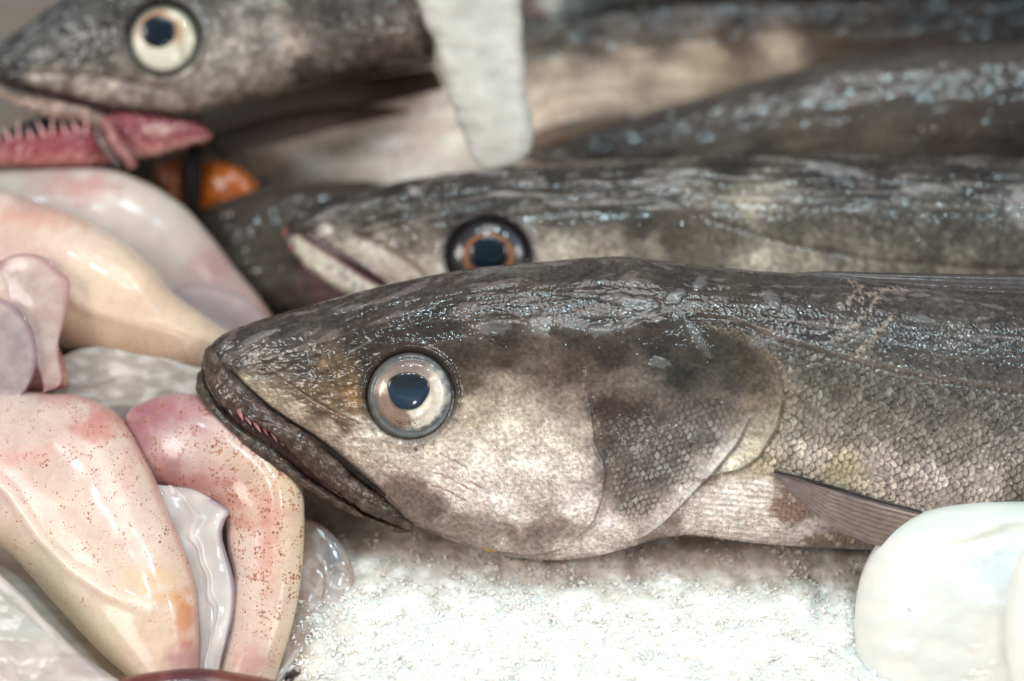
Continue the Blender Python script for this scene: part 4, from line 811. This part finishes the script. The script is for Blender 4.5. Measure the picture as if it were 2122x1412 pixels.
# --- C: long squid reaching under the hake's snout
Hc_ = -230
Cq = squid('long smooth peach squid whose tip runs under the front hake snout', (240, 740, Hc_), Hc_)
def densC(X, Y, n, n2): return .35 + .5 * sm(640, 740, Y - .08 * X)
def exC(X, Y, T, S, c, d, dn, n):
    sd, ad, par = ldist(X, Y, [(-60, 500), (100, 575), (200, 640), (300, 672), (400, 690), (470, 710)]); d = d + 5 * np.exp(-(ad / 16) ** 2)
    c = mix(c, arr((190, 132, 116)), sm(1.2, .3, np.hypot((X - 90) / 150, (Y - 455) / 26) + .5 * n) * .45); return c, d, dn
loft('mantle', up([(-140, 340), (0, 392), (80, 420), (170, 455), (250, 500), (310, 548), (360, 606), (420, 650), (480, 690), (540, 730)], 200), up([(-180, 640), (-60, 680), (40, 700), (120, 720), (180, 738), (260, 752), (340, 766), (410, 776), (470, 784), (545, 790)], 200), profile([110, 125, 125, 110, 88, 62], 200), profile([Hc_ - 70, Hc_ - 40, Hc_, Hc_ + 30, Hc_ + 10], 200), M['squid'],
     sq_paint([(0,430,206,176,160),(60,480,206,168,152),(150,500,214,184,164),(200,560,222,192,168),(250,600,222,190,162),(300,640,216,182,154),(200,680,210,176,146),(300,720,208,172,142),(400,740,210,174,146),(400,690,216,184,158),(100,560,208,172,156),(0,560,200,160,150),(60,430,190,150,138)], 520, densC, exC), Cq, Hc_, 110, 22, .8)
loft('fin', up([(16, 548), (60, 532), (110, 536), (150, 562), (172, 592), (166, 650), (152, 720), (158, 790), (120, 812)], 120), up([(10, 556), (24, 600), (48, 660), (76, 715), (100, 745), (112, 768), (118, 785), (122, 800), (118, 812)], 120), 5, profile([-110, -86, -70, -60, -60], 120), M['membrane'], memb_paint((192, 166, 156), (206, 186, 176), (142, 96, 98), 530, .16), Cq, Hc_, 60, 10, .5)
# --- E: squid at the left edge with a mauve fin
He = -110
Eq = squid('small reddish squid at the left edge with a mauve see-through fin folded over it', (0, 830, He), He)
loft('mantle', up([(-160, 480), (0, 548), (40, 590), (80, 650), (112, 700), (138, 770), (140, 798)], 110), up([(-200, 700), (-60, 760), (0, 800), (40, 812), (80, 812), (118, 808), (136, 802)], 110), profile([60, 70, 60, 44, 12], 110), profile([He - 40, He - 10, He - 10], 110), M['squid'],
     sq_paint([(0,580,206,176,160),(60,640,206,168,152),(100,720,150,96,88),(120,780,172,124,108),(80,790,150,104,100),(90,760,160,100,88)], 540, lambda X, Y, n, n2: .3 + .8 * sm(640, 720, Y)), Eq, He, 60, 14, .8)
loft('fin', up([(-140, 560), (-40, 606), (20, 622), (60, 650), (84, 690), (92, 740), (80, 790), (50, 830), (0, 866)], 110), up([(-170, 640), (-120, 700), (-90, 740), (-70, 780), (-60, 800), (-50, 830), (-40, 850), (-30, 866), (-10, 874)], 110), 9, profile([-60, -44, -34, -30], 110), M['membrane'], memb_paint((172, 152, 154), (190, 172, 170), (116, 84, 98), 550, .10), Eq, He, 60, 10, .5)
# --- jelly between the squid
Jq = thing('squid_membrane', 'clear whitish membrane with wet folds between the squid bodies and the hake chin', 'membrane', (300, 850, -150), -150)
def jp(X, Y, T, S, fr):
    n = fbm(X / 60, Y / 30, 560, 4); c = mix(arr((186, 176, 166)), arr((226, 216, 208)), sm(-.3, .6, n))
    d = 1.0 * n + 3 * np.exp(-(np.abs(noise(X / 120, Y / 60, 563)) / .16) ** 2); return dict(col=c, disp=d)
loft('membrane', up([(90, 760), (150, 730), (220, 722), (300, 735), (380, 752), (450, 775), (500, 800)], 130), up([(120, 830), (190, 850), (230, 885), (262, 880), (330, 840), (400, 835), (500, 850)], 130), 12, profile([-150, -140, -126, -130], 130), M['membrane'], jp, Jq, -150, 80, 12, .6)
# --- A: big squid bottom left
Ha = 90
Aq = squid('largest peach squid at the bottom left, freckled, with rust tinted tip', (200, 1200, Ha), Ha)
def zA(Yv): return 0.60 * (Yv - 1090) + 120
AA = up([(-170, 760), (-60, 800), (60, 818), (130, 822), (190, 842), (240, 880), (280, 935), (315, 1000), (352, 1075), (385, 1140), (412, 1210), (424, 1290), (428, 1360), (420, 1420), (405, 1470)], 280)
AB = up([(-420, 900), (-300, 980), (-180, 1060), (-90, 1110), (0, 1150), (60, 1200), (120, 1255), (180, 1310), (230, 1350), (280, 1385), (320, 1410), (350, 1430), (370, 1450), (385, 1465), (398, 1475)], 280)
def densA(X, Y, n, n2): return .62 + .35 * n + .25 * sm(0, 200, X) * sm(1100, 900, Y) - .4 * sm(1200, 1350, Y)
def exA(X, Y, T, S, c, d, dn, n):
    for (bx, by, rx, ry, col, a) in ((195, 885, 50, 34, (176, 96, 90), .7), (120, 830, 60, 14, (176, 120, 120), .6), (50, 945, 90, 22, (206, 140, 132), .5), (270, 960, 26, 60, (196, 140, 128), .4), (380, 1230, 36, 22, (196, 132, 76), .55), (395, 1270, 20, 60, (186, 104, 62), .7), (400, 1350, 30, 34, (150, 96, 104), .6), (340, 1190, 60, 26, (214, 172, 116), .5), (270, 1115, 50, 16, (204, 140, 134), .35), (110, 1060, 60, 18, (206, 150, 138), .3)):
        c = mix(c, arr(col), sm(1.25, .2, np.hypot((X - bx) / rx, (Y - by) / ry) + .6 * n) * a * .75)
    c = mix(c, arr((170, 112, 100)), sm(.93, 1.0, -T) * .5)
    sd, ad, par = ldist(X, Y, [(-60, 960), (20, 1020), (90, 1110), (160, 1170), (240, 1215), (330, 1250)]); d = d + 6 * np.exp(-(ad / 13) ** 2); c = mix(c, arr((232, 212, 202)), np.exp(-(ad / 10) ** 2) * .35)
    c = mix(c, arr((176, 158, 128)), sm(.55, .95, T) * .55)
    return c, d, dn
zc = zA((AA[:, 1] + AB[:, 1]) / 2 * .6 + AA[:, 1] * .4)
loft('mantle', AA, AB, profile([80, 120, 140, 135, 115, 75, 20], 280), zc - 70, M['squid'],
     sq_paint([(60,860,200,172,158),(150,850,204,170,158),(200,950,214,184,168),(100,950,208,172,158),(0,1000,216,180,168),(250,1050,218,188,172),(150,1050,222,192,174),(60,1100,216,188,168),(300,1100,220,190,174),(200,1180,222,196,176),(300,1220,222,194,168),(360,1180,216,182,162),(150,1230,204,186,158),(250,1300,206,184,154),(350,1320,218,182,156),(400,1330,206,162,140),(100,1160,200,184,158),(330,1390,208,180,156)], 570, densA, exA), Aq, Ha, 200, 24, .85)
def inner(X, Y, T, S, fr):
    n = fbm(X / 50, Y / 40, 580, 3); c = mix(arr((212, 200, 194)), arr((190, 184, 176)), sm(-.2, .5, n)); g = inpoly(X, Y, [(-60, 1160), (20, 1190), (90, 1240), (145, 1290), (100, 1296), (-60, 1290)])
    c = mix(c, arr((186, 184, 176)), sm(-4, 10, g) * .8); d = 3 * n - 8 * sm(-6, 12, g)
    g2 = inpoly(X, Y, [(160, 1330), (200, 1325), (245, 1345), (272, 1368), (230, 1376), (180, 1370)]); c = mix(c, arr((182, 166, 164)), sm(-8, 6, g2) * .7); d = d - 5 * sm(-8, 8, g2)
    c = mix(c, arr((150, 122, 124)), sm(1385, 1425, Y + .05 * X) * .7); return dict(col=c, disp=d)
loft('fin', up([(-420, 1000), (-200, 1070), (-60, 1118), (0, 1148), (70, 1206), (130, 1262), (190, 1318), (250, 1362), (320, 1398), (390, 1425)], 170), up([(-420, 1400), (-250, 1460), (-150, 1480), (-60, 1470), (0, 1455), (80, 1445), (160, 1436), (240, 1430), (320, 1426), (390, 1434)], 170), profile([30, 34, 30, 12], 170), profile([150, 210, 290, 330], 170), M['membrane'], inner, Aq, Ha, 110, 14, .7)
# --- B: middle squid
Hb = 30
Bq = squid('densely freckled squid bent under the front hake chin, beside the bare ice', (540, 1200, Hb), Hb)
def densB(X, Y, n, n2): return .95 + .5 * sm(1180, 900, Y) * sm(380, 600, X) + .35 * n - .35 * sm(1200, 1380, Y)
def exB(X, Y, T, S, c, d, dn, n):
    for (bx, by, rx, ry, col, a) in ((300, 850, 80, 36, (140, 84, 92), .75), (280, 900, 40, 50, (140, 86, 94), .65), (390, 840, 60, 26, (160, 104, 108), .6), (420, 1000, 90, 20, (164, 100, 96), .6), (480, 1035, 60, 16, (160, 90, 84), .5), (570, 1060, 34, 60, (186, 116, 96), .45), (560, 1150, 30, 60, (190, 122, 104), .45), (600, 980, 40, 50, (206, 172, 132), .6), (530, 1350, 44, 30, (186, 130, 124), .5), (520, 1080, 40, 14, (170, 100, 84), .45)):
        c = mix(c, arr(col), sm(1.25, .2, np.hypot((X - bx) / rx, (Y - by) / ry) + .6 * n) * a * .75)
    c = mix(c, arr((222, 200, 170)), sm(.70, .98, -T) * .55 * sm(930, 1000, Y)); return c, d, dn
BA = up([(262, 848), (310, 826), (370, 818), (430, 824), (490, 850), (550, 890), (600, 945), (626, 1000), (633, 1080), (632, 1160), (624, 1240), (606, 1320), (580, 1400), (556, 1460)], 260)
BB = up([(248, 876), (256, 920), (280, 975), (310, 1010), (350, 1022), (400, 1030), (440, 1048), (466, 1080), (474, 1130), (490, 1190), (486, 1270), (474, 1340), (462, 1400), (470, 1462)], 260)
zb = .42 * ((BA[:, 1] + BB[:, 1]) / 2 - 1050) + 30
loft('mantle', BA, BB, profile([24, 70, 84, 84, 80, 76, 66, 40], 260), zb, M['squid'],
     sq_paint([(300,860,170,116,120),(350,850,178,130,130),(420,850,180,136,134),(320,920,184,140,138),(380,920,208,180,172),(450,930,206,172,156),(520,940,206,166,144),(580,960,206,170,138),(620,1020,216,186,152),(450,990,196,150,142),(350,980,160,104,104),(500,1060,200,150,134),(560,1060,206,160,138),(610,1100,218,188,160),(520,1130,216,184,170),(580,1160,212,172,150),(620,1180,220,192,168),(510,1200,216,188,174),(560,1250,214,180,164),(600,1280,216,188,166),(500,1300,206,176,164),(540,1350,206,164,150),(500,1390,206,170,140),(580,1380,208,178,158)], 590, densB, exB), Bq, Hb, 170, 22, .85)
def finB(X, Y, T, S, fr):
    n = noise(X / 40, Y / 60, 600); c = mix(arr((206, 194, 188)), arr((226, 214, 206)), sm(-.3, .5, n)); c = mix(c, arr((120, 96, 116)), sm(.72, .98, T) * .65 * (S > .1)); c = mix(c, arr((160, 140, 134)), sm(.7, 1.0, -T) * .5)
    d = 1.2 * n + 5 * np.exp(-((T + .15 + .3 * n) / .12) ** 2); return dict(col=c, disp=d)
loft('fin', up([(322, 1004), (340, 1050), (368, 1110), (395, 1165), (415, 1220), (428, 1290), (432, 1350), (424, 1410), (410, 1450)], 150), up([(400, 1012), (478, 1052), (472, 1076), (468, 1110), (492, 1180), (500, 1240), (490, 1300), (478, 1360), (470, 1440)], 150), profile([8, 14, 16, 14], 150), profile([36, 84, 130, 190, 225], 150), M['membrane'], finB, Bq, Hb, 70, 12, .6)
loft('side_fin', up([(628, 1078), (660, 1090), (700, 1125), (725, 1165), (734, 1200), (726, 1250), (700, 1300), (650, 1345), (600, 1385), (560, 1440)], 160), up([(610, 1090), (612, 1130), (612, 1170), (608, 1200), (602, 1240), (594, 1280), (584, 1320), (574, 1350), (560, 1390), (548, 1430)], 160), profile([8, 18, 22, 18, 8], 160), profile([-24, 10, 60, 130, 200], 160), M['membrane'],
     lambda X, Y, T, S, f: dict(col=mix(mix(arr((166, 142, 126)), arr((190, 178, 170)), sm(-.3, .5, fbm(X / 40, Y / 40, 610, 3))), arr((132, 134, 146)), sm(1.3, .3, np.hypot((X - 690) / 26, (Y - 1150) / 50)) * .6 + np.zeros(X.shape)),
     disp=2 * noise(X / 50, Y / 50, 611) + 1.5 * np.exp(-((np.hypot((X - 703) / 22, (Y - 1200) / 22) - 1) / .22) ** 2) + 1.5 * np.exp(-((np.hypot((X - 640) / 38, (Y - 1210) / 60) - 1) / .1) ** 2)), Bq, Hb, 90, 12, .6)
# --- dark red piece on the bottom edge
Rq = squid('dark red squid skin just showing along the bottom edge', (420, 1440, 320), 320)
loft('mantle', up([(180, 1440), (250, 1408), (340, 1392), (420, 1388), (500, 1400), (560, 1412), (620, 1436)], 80), up([(180, 1470), (260, 1500), (340, 1520), (420, 1520), (500, 1510), (560, 1490), (620, 1450)], 80), 50, 300, M['squid'], sq_paint([(300, 1410, 110, 46, 40), (400, 1400, 92, 40, 46), (500, 1410, 120, 56, 44)], 620, lambda X, Y, n, n2: .4 + 0 * X), Rq, 320, 40, 14)
# dark weed bits
Wq = thing('seaweed_scrap', 'tiny dark curled scrap on the ice at the bottom edge beside the squid', 'scrap', (600, 1405, 280), 260)
for k in range(9):
    a = k * .8; tube('frond', [(592 + 5 * (k % 4), 1412 - 4 * (k % 3), 272 + 2 * k), (596 + 5 * (k % 4), 1402 - 5 * (k % 3), 282), (604 + 5 * (k % 4), 1394 + 3 * math.sin(a), 284), (612 + 4 * (k % 4), 1390 + 6 * math.cos(a), 280)], 2.0, M['lip'], Wq, 260, (44, 34, 28), 6)

# ================================================================== WHITE SQUID, BOTTOM RIGHT
G_W = 'white cleaned squid at the bottom right'
W1 = thing('white_squid', 'smooth bright white squid body with a rolled lip, covering the hake pectoral fin tip', 'squid', (1950, 1300, 150), 120, G_W)
def wp(X, Y, T, S, fr):
    n = fbm(X / 90, Y / 60, 640, 3); c = mix(arr((224, 219, 211)), arr((214, 212, 205)), sm(-.4, .4, n)); c = mix(c, arr((200, 203, 196)), sm(1120, 1085, Y) * .8); sd, ad, par = ldist(X, Y, [(1800, 1108), (1860, 1112), (1930, 1118), (2000, 1108), (2060, 1085), (2122, 1078), (2300, 1070)])
    d = 4 * n - 10 * np.exp(-((sd - 6) / 16) ** 2) * sm(.1, .4, par) + 5 * np.exp(-((sd + 14) / 18) ** 2) * sm(.1, .4, par)
    c = mix(c, arr((222, 216, 196)), np.exp(-((sd - 2) / 8) ** 2) * .5 * sm(.05, .3, par))
    q = np.hypot((X - 2070) / 95, (Y - 1150) / 60); d -= 40 * np.exp(-q ** 2 * 1.3); c = mix(c, arr((220, 226, 234)), np.exp(-q ** 2) * .6)  # hollow, with its bluish shading painted into the colour
    q = np.hypot(X - 1860, Y - 1247); c = mix(c, arr((150, 140, 130)), sm(5, 2, q) * .7); return dict(col=c, disp=d)
def sup(TH, e=3.3): return (np.abs(np.cos(TH)) ** e + np.abs(np.sin(TH)) ** e) ** (-1 / e)
dome('mantle', 2135, 1370, 372, 334, 170, 165, M['white'], lambda x, y, R, TH: wp(x + 2135, y + 1370, R, R, True), W1, 120, 120, 260, sup)
W2 = thing('white_squid', 'white squid rising at the right edge, in front of the rolled lip', 'squid', (2200, 1400, 420), 420, G_W)
loft('mantle', up([(2086, 1330), (2088, 1260), (2096, 1200), (2116, 1150), (2156, 1112), (2230, 1090), (2400, 1080)], 100), up([(2088, 1360), (2100, 1420), (2130, 1460), (2180, 1500), (2260, 1540), (2330, 1540), (2420, 1500)], 100), profile([20, 80, 110, 110], 100), 420, M['white'], lambda X, Y, T, S, f: dict(col=np.broadcast_to(arr((226, 223, 216)), X.shape + (3,)) * 1.0, disp=4 * fbm(X / 80, Y / 80, 650, 2)), W2, 420, 60, 16)


for o in bpy.data.objects:
    for k in ('_h0', '_org'):
        if k in o: del o[k]
